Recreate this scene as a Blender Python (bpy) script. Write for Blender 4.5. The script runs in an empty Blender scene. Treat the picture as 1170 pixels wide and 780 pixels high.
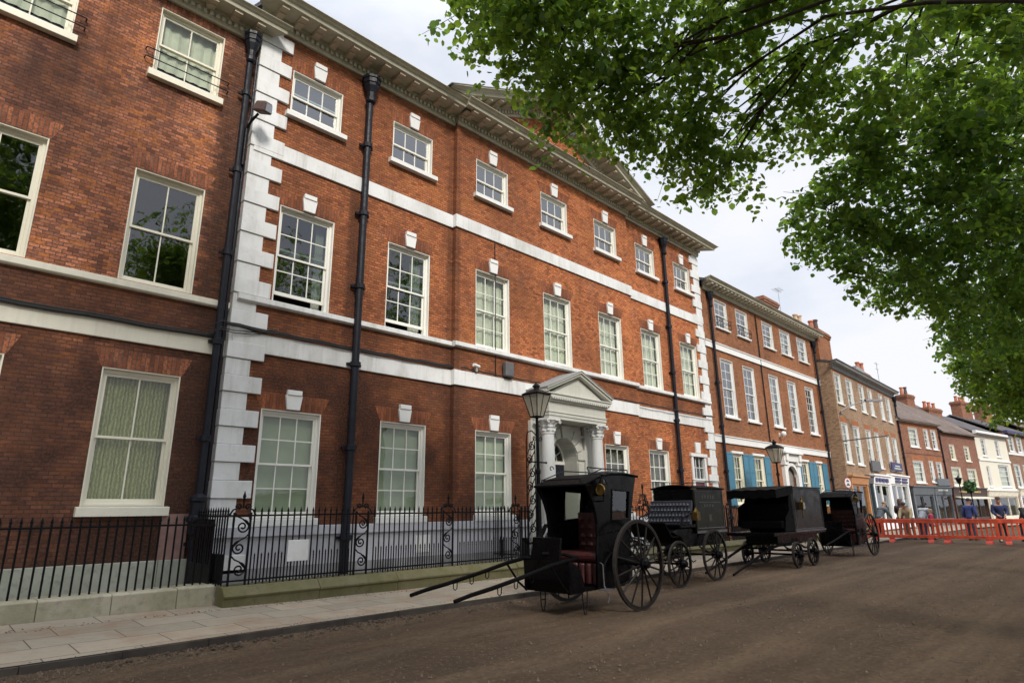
import bpy, math, random
import numpy as np
from mathutils import Vector, Matrix
rnd = random.Random(7)
SC = bpy.context.scene
COL = SC.collection
PI = math.pi
R = math.radians

# ------------------------------------------------------------------ camera, light, exposure
cd = bpy.data.cameras.new("camera"); cam = bpy.data.objects.new("camera", cd); COL.objects.link(cam)
cd.sensor_width = 36.0; cd.lens = 21.69; cd.clip_start = 0.05; cd.clip_end = 3000
rt = Vector((0.70695, -0.70716, -0.0120)); up = Vector((-0.17827, -0.19458, 0.96455)); fw = Vector((0.68443, 0.67975, 0.26363))
cm = Matrix((rt, up, -fw)).transposed().to_4x4(); cm.translation = Vector((0, 0, 1.5)); cam.matrix_world = cm
SC.camera = cam
SUN_EL, SUN_AZ = R(38), R(203)          # azimuth clockwise from +y
sd = bpy.data.lights.new("sun", 'SUN'); sun = bpy.data.objects.new("sun", sd); COL.objects.link(sun)
sd.energy = 1.5; sd.angle = R(12); sd.color = (1.0, 0.94, 0.86)
_d = Vector((math.sin(SUN_AZ)*math.cos(SUN_EL), math.cos(SUN_AZ)*math.cos(SUN_EL), math.sin(SUN_EL)))
sun.rotation_euler = _d.to_track_quat('Z', 'Y').to_euler()
world = bpy.data.worlds.new("World"); SC.world = world; world.use_nodes = True
wt = world.node_tree; wt.nodes.clear()
def wn(t, **k):
    n = wt.nodes.new(t)
    for a, b in k.items(): setattr(n, a, b)
    return n
wo = wn('ShaderNodeOutputWorld'); sky = wn('ShaderNodeTexSky', sky_type='NISHITA', sun_disc=False)
sky.sun_elevation = SUN_EL; sky.sun_rotation = SUN_AZ
bg1 = wn('ShaderNodeBackground'); bg1.inputs[1].default_value = 0.05
wt.links.new(sky.outputs[0], bg1.inputs[0])
tc = wn('ShaderNodeTexCoord'); mp = wn('ShaderNodeMapping'); mp.inputs['Scale'].default_value = (1, 1, 2.2)
nz = wn('ShaderNodeTexNoise'); nz.inputs['Scale'].default_value = 2.3; nz.inputs['Detail'].default_value = 6; nz.inputs['Roughness'].default_value = .55
wt.links.new(tc.outputs['Generated'], mp.inputs[0]); wt.links.new(mp.outputs[0], nz.inputs[0])
cr = wn('ShaderNodeValToRGB'); cr.color_ramp.elements[0].position = .36; cr.color_ramp.elements[0].color = (.83, .885, 1.0, 1)
cr.color_ramp.elements[1].position = .62; cr.color_ramp.elements[1].color = (1.0, 1.01, 1.06, 1)
wt.links.new(nz.outputs[0], cr.inputs[0])
sx = wn('ShaderNodeSeparateXYZ'); wt.links.new(tc.outputs['Generated'], sx.inputs[0])
zr = wn('ShaderNodeMapRange'); zr.interpolation_type = 'SMOOTHSTEP'; zr.inputs[1].default_value = .64; zr.inputs[2].default_value = 1.0; zr.inputs[3].default_value = .385; zr.inputs[4].default_value = 1.4
wt.links.new(sx.outputs[2], zr.inputs[0])
bg2 = wn('ShaderNodeBackground'); wt.links.new(cr.outputs[0], bg2.inputs[0]); wt.links.new(zr.outputs[0], bg2.inputs[1])
fr = wn('ShaderNodeMapRange'); fr.inputs[1].default_value = .3; fr.inputs[2].default_value = .5; fr.inputs[3].default_value = .82; fr.inputs[4].default_value = .97
wt.links.new(nz.outputs[0], fr.inputs[0])
ms = wn('ShaderNodeMixShader'); wt.links.new(fr.outputs[0], ms.inputs[0]); wt.links.new(bg1.outputs[0], ms.inputs[1]); wt.links.new(bg2.outputs[0], ms.inputs[2])
wt.links.new(ms.outputs[0], wo.inputs[0])
vs = SC.view_settings; vs.view_transform = 'Standard'; vs.look = 'None'; vs.exposure = 1.34; vs.gamma = 1.0; vs.use_curve_mapping = False
SC.cycles.max_bounces = 7; SC.cycles.transparent_max_bounces = 16; SC.cycles.diffuse_bounces = 4

# ------------------------------------------------------------------ materials
class N:
    def __init__(s, name):
        s.m = bpy.data.materials.new(name); s.m.use_nodes = True; s.t = s.m.node_tree
        s.b = s.t.nodes['Principled BSDF']; s.out = s.t.nodes['Material Output']
    def n(s, t, ins=None, **k):
        x = s.t.nodes.new(t)
        for a, b in k.items(): setattr(x, a, b)
        for a, b in (ins or {}).items():
            if isinstance(b, bpy.types.NodeSocket): s.t.links.new(b, x.inputs[a])
            else: x.inputs[a].default_value = b
        return x
    def l(s, a, b): s.t.links.new(a, b)
    def noise(s, vec, scale, detail=4, rough=.55, sc=None):
        if sc: vec = s.n('ShaderNodeMapping', {0: vec, 'Scale': sc}).outputs[0]
        return s.n('ShaderNodeTexNoise', {'Vector': vec, 'Scale': scale, 'Detail': detail, 'Roughness': rough}).outputs[0]
    def ramp(s, f, p0, p1, v0=0., v1=1.):
        return s.n('ShaderNodeMapRange', {0: f, 1: p0, 2: p1, 3: v0, 4: v1}).outputs[0]
    def mix(s, f, a, b, mode='MIX'):
        x = s.n('ShaderNodeMix', data_type='RGBA', blend_type=mode)
        for i, v in ((0, f), (6, a), (7, b)):
            if isinstance(v, bpy.types.NodeSocket): s.l(v, x.inputs[i])
            else: x.inputs[i].default_value = v if i == 0 else (*v, 1)
        return x.outputs[2]
    def bump(s, h, st, dist=.01):
        x = s.n('ShaderNodeBump', {'Height': h, 'Strength': st, 'Distance': dist}); s.l(x.outputs[0], s.b.inputs['Normal'])
    def obj(s): return s.n('ShaderNodeTexCoord').outputs['Object']
    def col(s, c): s.l(c, s.b.inputs['Base Color'])
    def rough(s, v): s.b.inputs['Roughness'].default_value = v

def plain(name, c, rough=.6, metal=0., var=.25, scale=6., bump=0., spec=.5):
    m = N(name); v = m.obj()
    f = m.noise(v, scale, 5)
    lo = tuple(x*(1-var) for x in c); hi = tuple(min(1, x*(1+var*.6)) for x in c)
    m.col(m.mix(m.ramp(f, .3, .7), lo, hi)); m.rough(rough); m.b.inputs['Metallic'].default_value = metal
    m.b.inputs['Specular IOR Level'].default_value = spec
    m.l(m.ramp(m.noise(v, scale*2.3, 4), .3, .7, max(0.02, rough-.1), min(1, rough+.12)), m.b.inputs['Roughness'])
    if bump: m.bump(m.noise(v, scale*5, 4), bump)
    return m.m

def wallvec(m):
    s = m.n('ShaderNodeSeparateXYZ', {0: m.obj()})
    a = m.n('ShaderNodeMath', {0: s.outputs[0], 1: s.outputs[1]}, operation='ADD').outputs[0]
    return m.n('ShaderNodeCombineXYZ', {0: a, 1: s.outputs[2], 2: 0.}).outputs[0]

def brick(name, c1, c2, mortar, dirt=.5, dirtcol=(.035, .022, .018), orange=None, dscale=.45, seed=0., bw=.15, rh=.064, vert=False, pale=.25, stains=(), dark_zones=(), oamt=.5, damt=.5):
    m = N(name); v = wallvec(m)
    if vert:
        s = m.n('ShaderNodeSeparateXYZ', {0: v}); v = m.n('ShaderNodeCombineXYZ', {0: s.outputs[1], 1: s.outputs[0], 2: 0.}).outputs[0]
    vo = m.n('ShaderNodeMapping', {0: v, 'Location': (seed, seed*.7, 0)}).outputs[0]
    wob = m.n('ShaderNodeTexNoise', {'Vector': vo, 'Scale': 1.1, 'Detail': 2})
    dv = m.n('ShaderNodeVectorMath', {0: wob.outputs[1], 1: (.5, .5, .5)}, operation='SUBTRACT').outputs[0]
    dv = m.n('ShaderNodeVectorMath', {0: dv, 'Scale': .03}, operation='SCALE').outputs[0]
    vb = m.n('ShaderNodeVectorMath', {0: v, 1: dv}).outputs[0]
    b = m.n('ShaderNodeTexBrick', {'Vector': vb, 'Color1': (*c1, 1), 'Color2': (*c2, 1), 'Mortar': (*mortar, 1), 'Scale': 1., 'Mortar Size': .0085, 'Mortar Smooth': .3, 'Bias': 0., 'Brick Width': bw, 'Row Height': rh})
    c = b.outputs[0]
    # per-brick tone: cells the size of a brick
    sb_ = m.n('ShaderNodeSeparateXYZ', {0: vb})
    def mt(op, a, b_=None):
        d_ = {0: a}
        if b_ is not None: d_[1] = b_
        return m.n('ShaderNodeMath', d_, operation=op).outputs[0]
    row = mt('FLOOR', mt('DIVIDE', sb_.outputs[1], rh)); odd = mt('FLOORED_MODULO', row, 2.)
    cx_ = mt('FLOOR', mt('DIVIDE', mt('ADD', sb_.outputs[0], mt('MULTIPLY', mt('SUBTRACT', 1., odd), bw*.5)), bw))
    cf = m.n('ShaderNodeTexWhiteNoise', {'Vector': m.n('ShaderNodeCombineXYZ', {0: cx_, 1: row, 2: seed}).outputs[0]}, noise_dimensions='3D').outputs['Color']
    cs = m.n('ShaderNodeSeparateXYZ', {0: cf})
    c = m.mix(m.ramp(cs.outputs[0], .60, .92, 0., damt), c, tuple(x*.30 for x in c2))
    if orange:
        c = m.mix(m.ramp(cs.outputs[1], .66, .92, 0., oamt), c, orange)
        c = m.mix(m.ramp(m.noise(vo, .8, 6, .65), .52, .74, 0., .5), c, orange)
    c = m.mix(m.ramp(m.noise(vo, 1.7, 6, .7), .52, .74, 0., pale), c, (.36, .225, .16))
    d = m.noise(vo, dscale, 7, .62)
    c = m.mix(m.ramp(d, .42, .66, 0., dirt), c, dirtcol)
    st = m.noise(vo, 1., 5, .6, (2.1, .22, 1))
    c = m.mix(m.ramp(st, .52, .75, 0., dirt*.8), c, dirtcol)
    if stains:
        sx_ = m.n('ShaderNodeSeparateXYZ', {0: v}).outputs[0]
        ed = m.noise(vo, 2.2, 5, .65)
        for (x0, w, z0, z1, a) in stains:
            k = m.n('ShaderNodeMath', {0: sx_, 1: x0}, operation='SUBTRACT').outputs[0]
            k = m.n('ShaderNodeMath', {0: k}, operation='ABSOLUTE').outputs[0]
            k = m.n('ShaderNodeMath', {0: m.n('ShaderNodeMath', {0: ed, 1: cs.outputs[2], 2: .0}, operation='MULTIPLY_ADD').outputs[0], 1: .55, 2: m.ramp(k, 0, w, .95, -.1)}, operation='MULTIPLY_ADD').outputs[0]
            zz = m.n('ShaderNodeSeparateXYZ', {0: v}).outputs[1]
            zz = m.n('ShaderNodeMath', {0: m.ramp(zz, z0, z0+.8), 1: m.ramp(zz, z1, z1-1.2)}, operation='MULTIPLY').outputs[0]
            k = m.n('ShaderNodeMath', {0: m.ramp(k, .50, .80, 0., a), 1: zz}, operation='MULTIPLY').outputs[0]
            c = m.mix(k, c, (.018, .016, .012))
    if dark_zones:
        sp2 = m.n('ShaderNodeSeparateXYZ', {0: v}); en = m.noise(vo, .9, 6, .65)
        for (x0, x1, z0, z1, zs, a) in dark_zones:  # rectangular zones mixed towards a dark brown, broken up by noise
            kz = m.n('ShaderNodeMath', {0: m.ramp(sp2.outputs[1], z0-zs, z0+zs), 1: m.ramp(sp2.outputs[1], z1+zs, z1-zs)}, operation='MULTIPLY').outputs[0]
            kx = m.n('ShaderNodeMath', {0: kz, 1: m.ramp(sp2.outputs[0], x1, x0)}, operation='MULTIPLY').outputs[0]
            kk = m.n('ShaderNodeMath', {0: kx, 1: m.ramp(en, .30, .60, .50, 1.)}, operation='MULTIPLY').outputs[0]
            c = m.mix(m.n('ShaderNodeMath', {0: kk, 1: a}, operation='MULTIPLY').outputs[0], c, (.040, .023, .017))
    f2 = m.noise(vo, 24, 4, .75)
    c = m.mix(m.ramp(f2, .44, .64, 0., .75), c, tuple(x*.4 for x in c2))
    m.col(c); m.rough(.9); m.b.inputs['Specular IOR Level'].default_value = .25
    h = m.n('ShaderNodeMath', {0: m.n('ShaderNodeMath', {0: 1., 1: b.outputs[1]}, operation='SUBTRACT').outputs[0], 1: f2}, operation='ADD').outputs[0]
    m.bump(h, .9, .016)
    return m.m

def paint(name, c, rough=.55, dirt=.35, dcol=(.22, .2, .16), sc=1.2):
    m = N(name); v = m.obj()
    a = m.noise(v, sc, 6, .65, (1, 1, .5)); k = m.noise(v, sc*6, 5, .7); s2 = m.noise(v, sc, 5, .65, (7, 7, .5))
    col = m.mix(m.ramp(a, .48, .75, 0., dirt), c, dcol)
    col = m.mix(m.ramp(k, .55, .8, 0., dirt*.6), col, dcol); col = m.mix(m.ramp(s2, .52, .72, 0., dirt*.7), col, dcol)
    m.col(col); m.l(m.ramp(k, .3, .7, rough-.1, rough+.15), m.b.inputs['Roughness']); m.bump(k, .12, .01)
    return m.m

def glass(name, tint=(.75, .8, .76), refl=1.75, wav=.25):
    m = N(name); v = m.obj()
    tr = m.n('ShaderNodeBsdfTransparent', {0: (*tint, 1)}); gl = m.n('ShaderNodeBsdfGlossy', {0: (.95, .97, 1, 1), 'Roughness': .015})
    nb = m.n('ShaderNodeBump', {'Height': m.noise(v, 1.6, 2), 'Strength': wav, 'Distance': .03})
    m.l(nb.outputs[0], gl.inputs['Normal'])
    f = m.n('ShaderNodeFresnel', {'IOR': refl}); bf = m.n('ShaderNodeNewGeometry').outputs['Backfacing']; f = m.n('ShaderNodeMath', {0: f.outputs[0], 1: m.n('ShaderNodeMath', {0: 1., 1: bf}, operation='SUBTRACT').outputs[0]}, operation='MULTIPLY')
    x = m.n('ShaderNodeMixShader', {0: f.outputs[0], 1: tr.outputs[0], 2: gl.outputs[0]})
    m.l(x.outputs[0], m.out.inputs[0]); return m.m

M = {}
M['brick_main'] = brick('brick main', (.84, .27, .095), (.46, .135, .052), (.18, .105, .066), dark_zones=((3., 40., 4.98, 5.58, .08, .78), (5.5, 14.5, -.5, 4.65, .08, 1.0), (3., 11., 5.6, 13., .5, .50)), dirt=.50, damt=.55, oamt=.45, pale=.4, orange=(.60, .235, .07), dscale=.33, seed=3.1, stains=((2.62, .55, 1.0, 4.9, .95), (2.55, .35, 4.7, 9.6, .75), (16.3, .3, 1., 5., .5), (5.45, .22, 1.2, 12., .5)))  # sooty strip between the bands; other zones darken the low and left brick
M['brick_left'] = brick('brick left', (.72, .27, .135), (.32, .118, .072), (.14, .10, .08), dark_zones=((30., 40., -.5, 4.5, .6, 1.), (30., 40., 4.72, 5.38, .06, .85)), oamt=.75, damt=.65, dirt=.8, dirtcol=(.028, .018, .017), orange=(.56, .20, .06), dscale=.42, seed=9.4, pale=.5, stains=((11.0, .9, 1., 12., .75), (8.1, .5, 6., 11., .35)))  # ground floor and the strip under the sill band made darker
M['brick_blue'] = brick('brick shuttered', (.44, .17, .072), (.34, .125, .056), (.26, .18, .12), dirt=.4, orange=(.44, .16, .05), seed=5.7)
M['brick_brown'] = brick('brick brown', (.48, .31, .185), (.36, .225, .135), (.36, .28, .21), dirt=.3, dirtcol=(.10, .07, .05), seed=1.3)
M['brick_red'] = brick('brick red terrace', (.42, .18, .10), (.33, .135, .08), (.30, .2, .14), dirt=.25, dirtcol=(.09, .05, .04), seed=2.2)
M['brick_dull'] = brick('brick dull terrace', (.38, .17, .11), (.30, .135, .095), (.26, .17, .13), dirt=.25, dirtcol=(.08, .05, .04), seed=6.2)
M['brick_tan'] = brick('brick tan terrace', (.36, .2, .13), (.29, .16, .10), (.3, .22, .17), dirt=.2, seed=8.2)
M['lintel_left'] = brick('gauged dark brick', (.50, .175, .080), (.28, .095, .052), (.17, .12, .09), dirt=.7, dscale=.8, seed=2.4, vert=True, bw=.32, rh=.07)
M['lintel'] = brick('gauged brick', (.43, .14, .052), (.31, .095, .042), (.18, .10, .065), dirt=.65, dscale=.7, seed=4.4, vert=True, bw=.32, rh=.07)
M['lintel_pale'] = brick('gauged orange brick', (.46, .17, .06), (.38, .13, .05), (.3, .17, .1), dirt=.15, seed=4.8, vert=True, bw=.32, rh=.07)
M['white'] = paint('white stone paint', (.66, .665, .66), dirt=.5, dcol=(.26, .25, .20))
M['basement'] = paint('lavender grey basement paint', (.44, .44, .48), dirt=.4, dcol=(.2, .19, .19))
M['bright'] = paint('bright white paint', (.68, .68, .665), dirt=.22, dcol=(.4, .4, .36))
M['cream'] = paint('cream paint', (.68, .65, .54), dirt=.3, dcol=(.3, .27, .2))
M['stone'] = paint('weathered cornice stone', (.44, .415, .325), dirt=.5, dcol=(.20, .18, .12), rough=.8)
M['stone_dark'] = paint('cornice soffit paint', (.46, .39, .30), dirt=.25, dcol=(.26, .2, .14), rough=.8)
M['portico'] = paint('portico stone paint', (.50, .50, .45), dirt=.45, dcol=(.33, .31, .25))
M['leaded'] = paint('lead weathered', (.24, .25, .25), dirt=.5, dcol=(.12, .12, .12), rough=.6)
M['frame'] = paint('sash paint', (.74, .73, .67), dirt=.15, dcol=(.4, .38, .3), rough=.4)
M['frame_cream'] = paint('sash cream paint', (.72, .69, .57), dirt=.18, dcol=(.38, .34, .24), rough=.4)
M['column'] = paint('column paint', (.55, .56, .545), dirt=.3, dcol=(.3, .3, .28)); M['glass'] = glass('window glass', (.86, .89, .85), 1.6, .06); M['glass_dark'] = glass('dark window glass', (.6, .65, .62), 2.0, .10); M['glass_sky'] = glass('old window glass', (.75, .8, .8), 3.0, .08)
M['blind'] = plain('grey green blind', (.50, .53, .43), .9, var=.12, scale=1.5)
M['voile'] = plain('pale curtain', (.68, .67, .60), .95, var=.2, scale=3)
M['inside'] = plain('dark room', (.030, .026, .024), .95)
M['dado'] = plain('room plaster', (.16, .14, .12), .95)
def lace():
    m = N('lace curtain'); v = m.obj()
    w = m.n('ShaderNodeTexWave', {'Vector': v, 'Scale': 5.5, 'Distortion': 3.5, 'Detail': 3, 'Detail Scale': 1.5}, bands_direction='X').outputs[1]
    k = m.noise(v, 26, 4, .7, (1.4, 1, .8))
    c = m.mix(w, (.36, .34, .14), (.66, .63, .34)); c = m.mix(m.ramp(k, .4, .7, 0., .7), c, (.24, .23, .11))
    m.col(c); m.rough(.95); m.bump(w, .6, .05); return m.m
M['lace'] = lace()
M['iron'] = plain('black iron paint', (.0035, .0035, .005), .45, var=.4, scale=12, bump=.1, spec=.15)
M['pipe'] = plain('blue black pipe paint', (.008, .009, .015), .5, var=.4, scale=5, bump=.1, spec=.25)
M['cable'] = plain('black cable', (.01, .01, .01), .6)
M['black'] = plain('black coach paint', (.0022, .002, .0025), .22, var=.5, scale=3, spec=.12)
M['blackmatt'] = plain('black leather cloth', (.0026, .0023, .0026), .6, var=.5, scale=9, bump=.2, spec=.06)
M['wheelpaint'] = plain('dark brown wheel paint', (.007, .005, .0042), .5, var=.5, scale=9, bump=.15, spec=.2)
M['tyre'] = plain('worn iron tyre', (.022, .017, .014), .55, .2, var=.5, scale=14, bump=.2)
M['bare'] = plain('scuffed grey steel', (.10, .095, .10), .45, .4, var=.4, scale=10)
M['oxblood'] = plain('oxblood leather', (.042, .0075, .007), .45, var=.45, scale=8, bump=.2)
M['greenpanel'] = plain('dark olive coach panel', (.012, .0125, .007), .32, var=.4, scale=2.5, spec=.12)
M['bronzepanel'] = plain('dark bronze coach panel', (.0125, .0105, .0085), .32, var=.3, scale=2, spec=.12)
M['purplepanel'] = plain('dark plum coach panel', (.007, .0045, .0055), .3, var=.3, scale=2, spec=.12)
M['slatequilt'] = plain('slate blue buttoned leather', (.030, .032, .044), .5, var=.3, scale=8, bump=.1)
M['brass'] = plain('aged brass', (.17, .105, .03), .4, .9, var=.4, scale=20)
M['blue'] = paint('turquoise shutter paint', (.040, .165, .25), dirt=.3, dcol=(.025, .085, .125), rough=.45)
M['door_black'] = plain('black gloss door', (.010, .012, .022), .2, var=.3)
M['door_red'] = plain('dark red door', (.10, .012, .018), .35, var=.3)
M['slate'] = brick('roof slates', (.13, .12, .13), (.10, .095, .10), (.05, .05, .05), dirt=.3, bw=.3, rh=.2, seed=2.)
M['tile'] = brick('roof tiles', (.22, .17, .145), (.17, .135, .12), (.09, .07, .06), dirt=.35, bw=.2, rh=.15, seed=7.)
M['redtile'] = brick('red roof tiles', (.28, .13, .08), (.22, .10, .07), (.1, .06, .05), dirt=.3, bw=.2, rh=.15, seed=5.)
M['terracotta'] = plain('terracotta pot', (.40, .14, .075), .8, var=.25)
M['buffpot'] = plain('buff pot', (.50, .36, .24), .8, var=.25)
M['darkpot'] = plain('sooty pot', (.10, .06, .055), .8, var=.3)
def frosted():
    m = N('frosted lantern glass'); a = m.n('ShaderNodeBsdfTransparent', {0: (.85, .84, .78, 1)}); d = m.n('ShaderNodeBsdfTranslucent', {0: (.75, .72, .62, 1)}); e = m.n('ShaderNodeBsdfDiffuse', {0: (.62, .60, .52, 1)})
    x = m.n('ShaderNodeMixShader', {0: .5, 1: d.outputs[0], 2: e.outputs[0]}); y = m.n('ShaderNodeMixShader', {0: .55, 1: a.outputs[0], 2: x.outputs[0]}); m.l(y.outputs[0], m.out.inputs[0]); return m.m
M['lampglass'] = frosted()
M['red_plastic'] = plain('red barrier plastic', (.60, .075, .028), .5, var=.45, scale=5)
M['red_foot'] = plain('dirty red rubber foot', (.42, .05, .03), .7, var=.3)
M['render_cream'] = paint('cream render', (.62, .59, .49), dirt=.2, dcol=(.4, .36, .27), sc=.6)
M['shop_white'] = paint('white shopfront paint', (.78, .78, .78), dirt=.1)
M['shop_grey'] = plain('blue grey shopfront paint', (.10, .115, .13), .5)
M['shop_brown'] = plain('dark brown shopfront paint', (.045, .025, .022), .5)
M['shop_orange'] = plain('orange wood shopfront', (.44, .20, .075), .5)
M['shop_green'] = plain('dark teal shopfront', (.03, .05, .06), .5)
M['navy'] = plain('navy sign paint', (.03, .028, .11), .5)
M['signgrey'] = plain('grey sign paint', (.10, .10, .105), .6)
M['signcream'] = plain('cream sign paint', (.62, .58, .48), .6)
M['gold'] = plain('gold lettering', (.42, .30, .10), .5)
M['lettergreen'] = plain('pale sign lettering', (.45, .5, .45), .6)
M['display'] = plain('shop display goods', (.18, .15, .12), .8, var=.9, scale=3.)
M['sign_white'] = plain('sign white', (.8, .78, .78), .5, var=.06)
M['sign_red'] = plain('sign red', (.55, .10, .13), .5, var=.1)
M['basket'] = plain('hanging plants', (.05, .12, .035), .9, var=.6, scale=20)
M['alu'] = plain('aerial aluminium', (.5, .5, .5), .4, .7)

def ground_mat():
    m = N('packed earth'); v = m.obj()
    a = m.noise(v, .28, 6, .6); b = m.noise(v, 3.2, 7, .7); t = m.noise(v, 1.0, 5, .65, (.16, 1.7, 1)); g = m.noise(v, 17, 8, .8)
    c = m.mix(m.ramp(a, .3, .7), (.038, .0245, .0145), (.071, .046, .0275))
    c = m.mix(m.ramp(t, .46, .66, 0., .45), c, (.115, .078, .047))
    yy = m.n('ShaderNodeSeparateXYZ', {0: v}).outputs[1]; wv = m.noise(v, .35, 3, .5, (.5, .5, 1))
    rut = m.n('ShaderNodeTexWave', {'Vector': m.n('ShaderNodeCombineXYZ', {0: m.n('ShaderNodeMath', {0: wv, 1: 2.2, 2: yy}, operation='MULTIPLY_ADD').outputs[0]}).outputs[0], 'Scale': .21, 'Distortion': 1.2, 'Detail': 3, 'Detail Scale': 2.}).outputs[1]
    c = m.mix(m.ramp(rut, .70, .95, 0., .18), c, (.045, .030, .019)); c = m.mix(m.ramp(rut, .25, .05, 0., .12), c, (.17, .125, .08))
    c = m.mix(m.ramp(b, .5, .75, 0., .55), c, (.032, .021, .014))
    c = m.mix(m.ramp(g, .54, .66, 0., .7), c, (.14, .10, .064)); c = m.mix(m.ramp(g, .48, .34, 0., .75), c, (.030, .020, .014))
    m.col(c); m.rough(.95); m.b.inputs['Specular IOR Level'].default_value = .2
    h = m.n('ShaderNodeMath', {0: b, 1: m.n('ShaderNodeMath', {0: g, 1: .35}, operation='MULTIPLY').outputs[0]}, operation='ADD').outputs[0]
    m.bump(h, .8, .04); return m.m
M['earth'] = ground_mat()
def flag_mat():
    m = N('stone flags'); v = m.obj()
    b = m.n('ShaderNodeTexBrick', {'Vector': v, 'Color1': (.30, .255, .19, 1), 'Color2': (.22, .195, .15, 1), 'Mortar': (.07, .055, .04, 1), 'Scale': 1., 'Mortar Size': .009, 'Mortar Smooth': .4, 'Brick Width': .92, 'Row Height': .56}, offset=.37)
    c = b.outputs[0]; a = m.noise(v, .9, 7, .68); k = m.noise(v, 7, 6, .7)
    c = m.mix(m.ramp(a, .47, .68, 0., .75), c, (.19, .105, .055)); c = m.mix(m.ramp(k, .5, .75, 0., .5), c, (.15, .12, .09))
    m.col(c); m.rough(.85)
    h = m.n('ShaderNodeMath', {0: k, 1: b.outputs[1]}, operation='SUBTRACT').outputs[0]
    m.bump(h, .35, .02); return m.m
M['flags'] = flag_mat()
def block_mat(name, c1, c2, moss, mossamt, bw):
    m = N(name); v = wallvec(m)
    b = m.n('ShaderNodeTexBrick', {'Vector': v, 'Color1': (*c1, 1), 'Color2': (*c2, 1), 'Mortar': (.06, .05, .035, 1), 'Scale': 1., 'Mortar Size': .007, 'Mortar Smooth': .3, 'Brick Width': bw, 'Row Height': 4.})
    o = m.obj(); a = m.noise(o, 1.4, 7, .68); k = m.noise(o, 9, 6, .7)
    c = m.mix(m.ramp(a, .38, .62, 0., mossamt), b.outputs[0], moss); c = m.mix(m.ramp(k, .52, .72, 0., .6), c, tuple(x*.45 for x in c2))
    m.col(c); m.rough(.9); m.bump(k, .5, .02); return m.m
M['block_pale'] = block_mat('pale stone blocks', (.42, .385, .29), (.31, .285, .225), (.17, .165, .085), .5, 60.)
M['block_moss'] = block_mat('mossy stone coping', (.135, .12, .062), (.10, .09, .048), (.078, .075, .022), .85, 60.)
M['plinth'] = block_mat('grey green plinth stone', (.40, .41, .35), (.34, .36, .31), (.22, .24, .17), .5, 3.)
M['pinkstone'] = plain('pink patched plaster', (.27, .16, .14), .9, var=.25, scale=7)
M['bark'] = plain('dark bark', (.035, .026, .020), .9, var=.5, scale=9, bump=.6)
M['clod'] = plain('dark dung clods', (.05, .032, .02), .95, var=.5, scale=20)
def leaf_mat(name, c, tr):
    m = N(name)
    oi = m.n('ShaderNodeNewGeometry').outputs['Random Per Island']
    k = m.noise(m.obj(), .55, 3)
    cc = m.mix(oi, (c[0]*.5, c[1]*.62, c[2]*.8), (c[0]*1.45, c[1]*1.3, c[2]*.9)); cc = m.mix(m.ramp(k, .35, .7, 0., .5), cc, tuple(x*.65 for x in c))
    ct = m.mix(oi, (tr[0]*.55, tr[1]*.68, tr[2]), (tr[0]*1.35, tr[1]*1.25, tr[2]*.8))
    d = m.n('ShaderNodeBsdfPrincipled', {'Base Color': cc, 'Roughness': .5}); d.inputs['Specular IOR Level'].default_value = .35
    t = m.n('ShaderNodeBsdfTranslucent', {0: ct}); x = m.n('ShaderNodeMixShader', {0: .55, 1: d.outputs[0], 2: t.outputs[0]})
    m.l(x.outputs[0], m.out.inputs[0]); return m.m
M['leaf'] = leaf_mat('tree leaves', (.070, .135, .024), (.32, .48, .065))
M['leaf_dark'] = leaf_mat('shaded tree leaves', (.056, .112, .024), (.25, .41, .055))  # darker copy of the leaf colours, crown shade put into the tone

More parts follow.
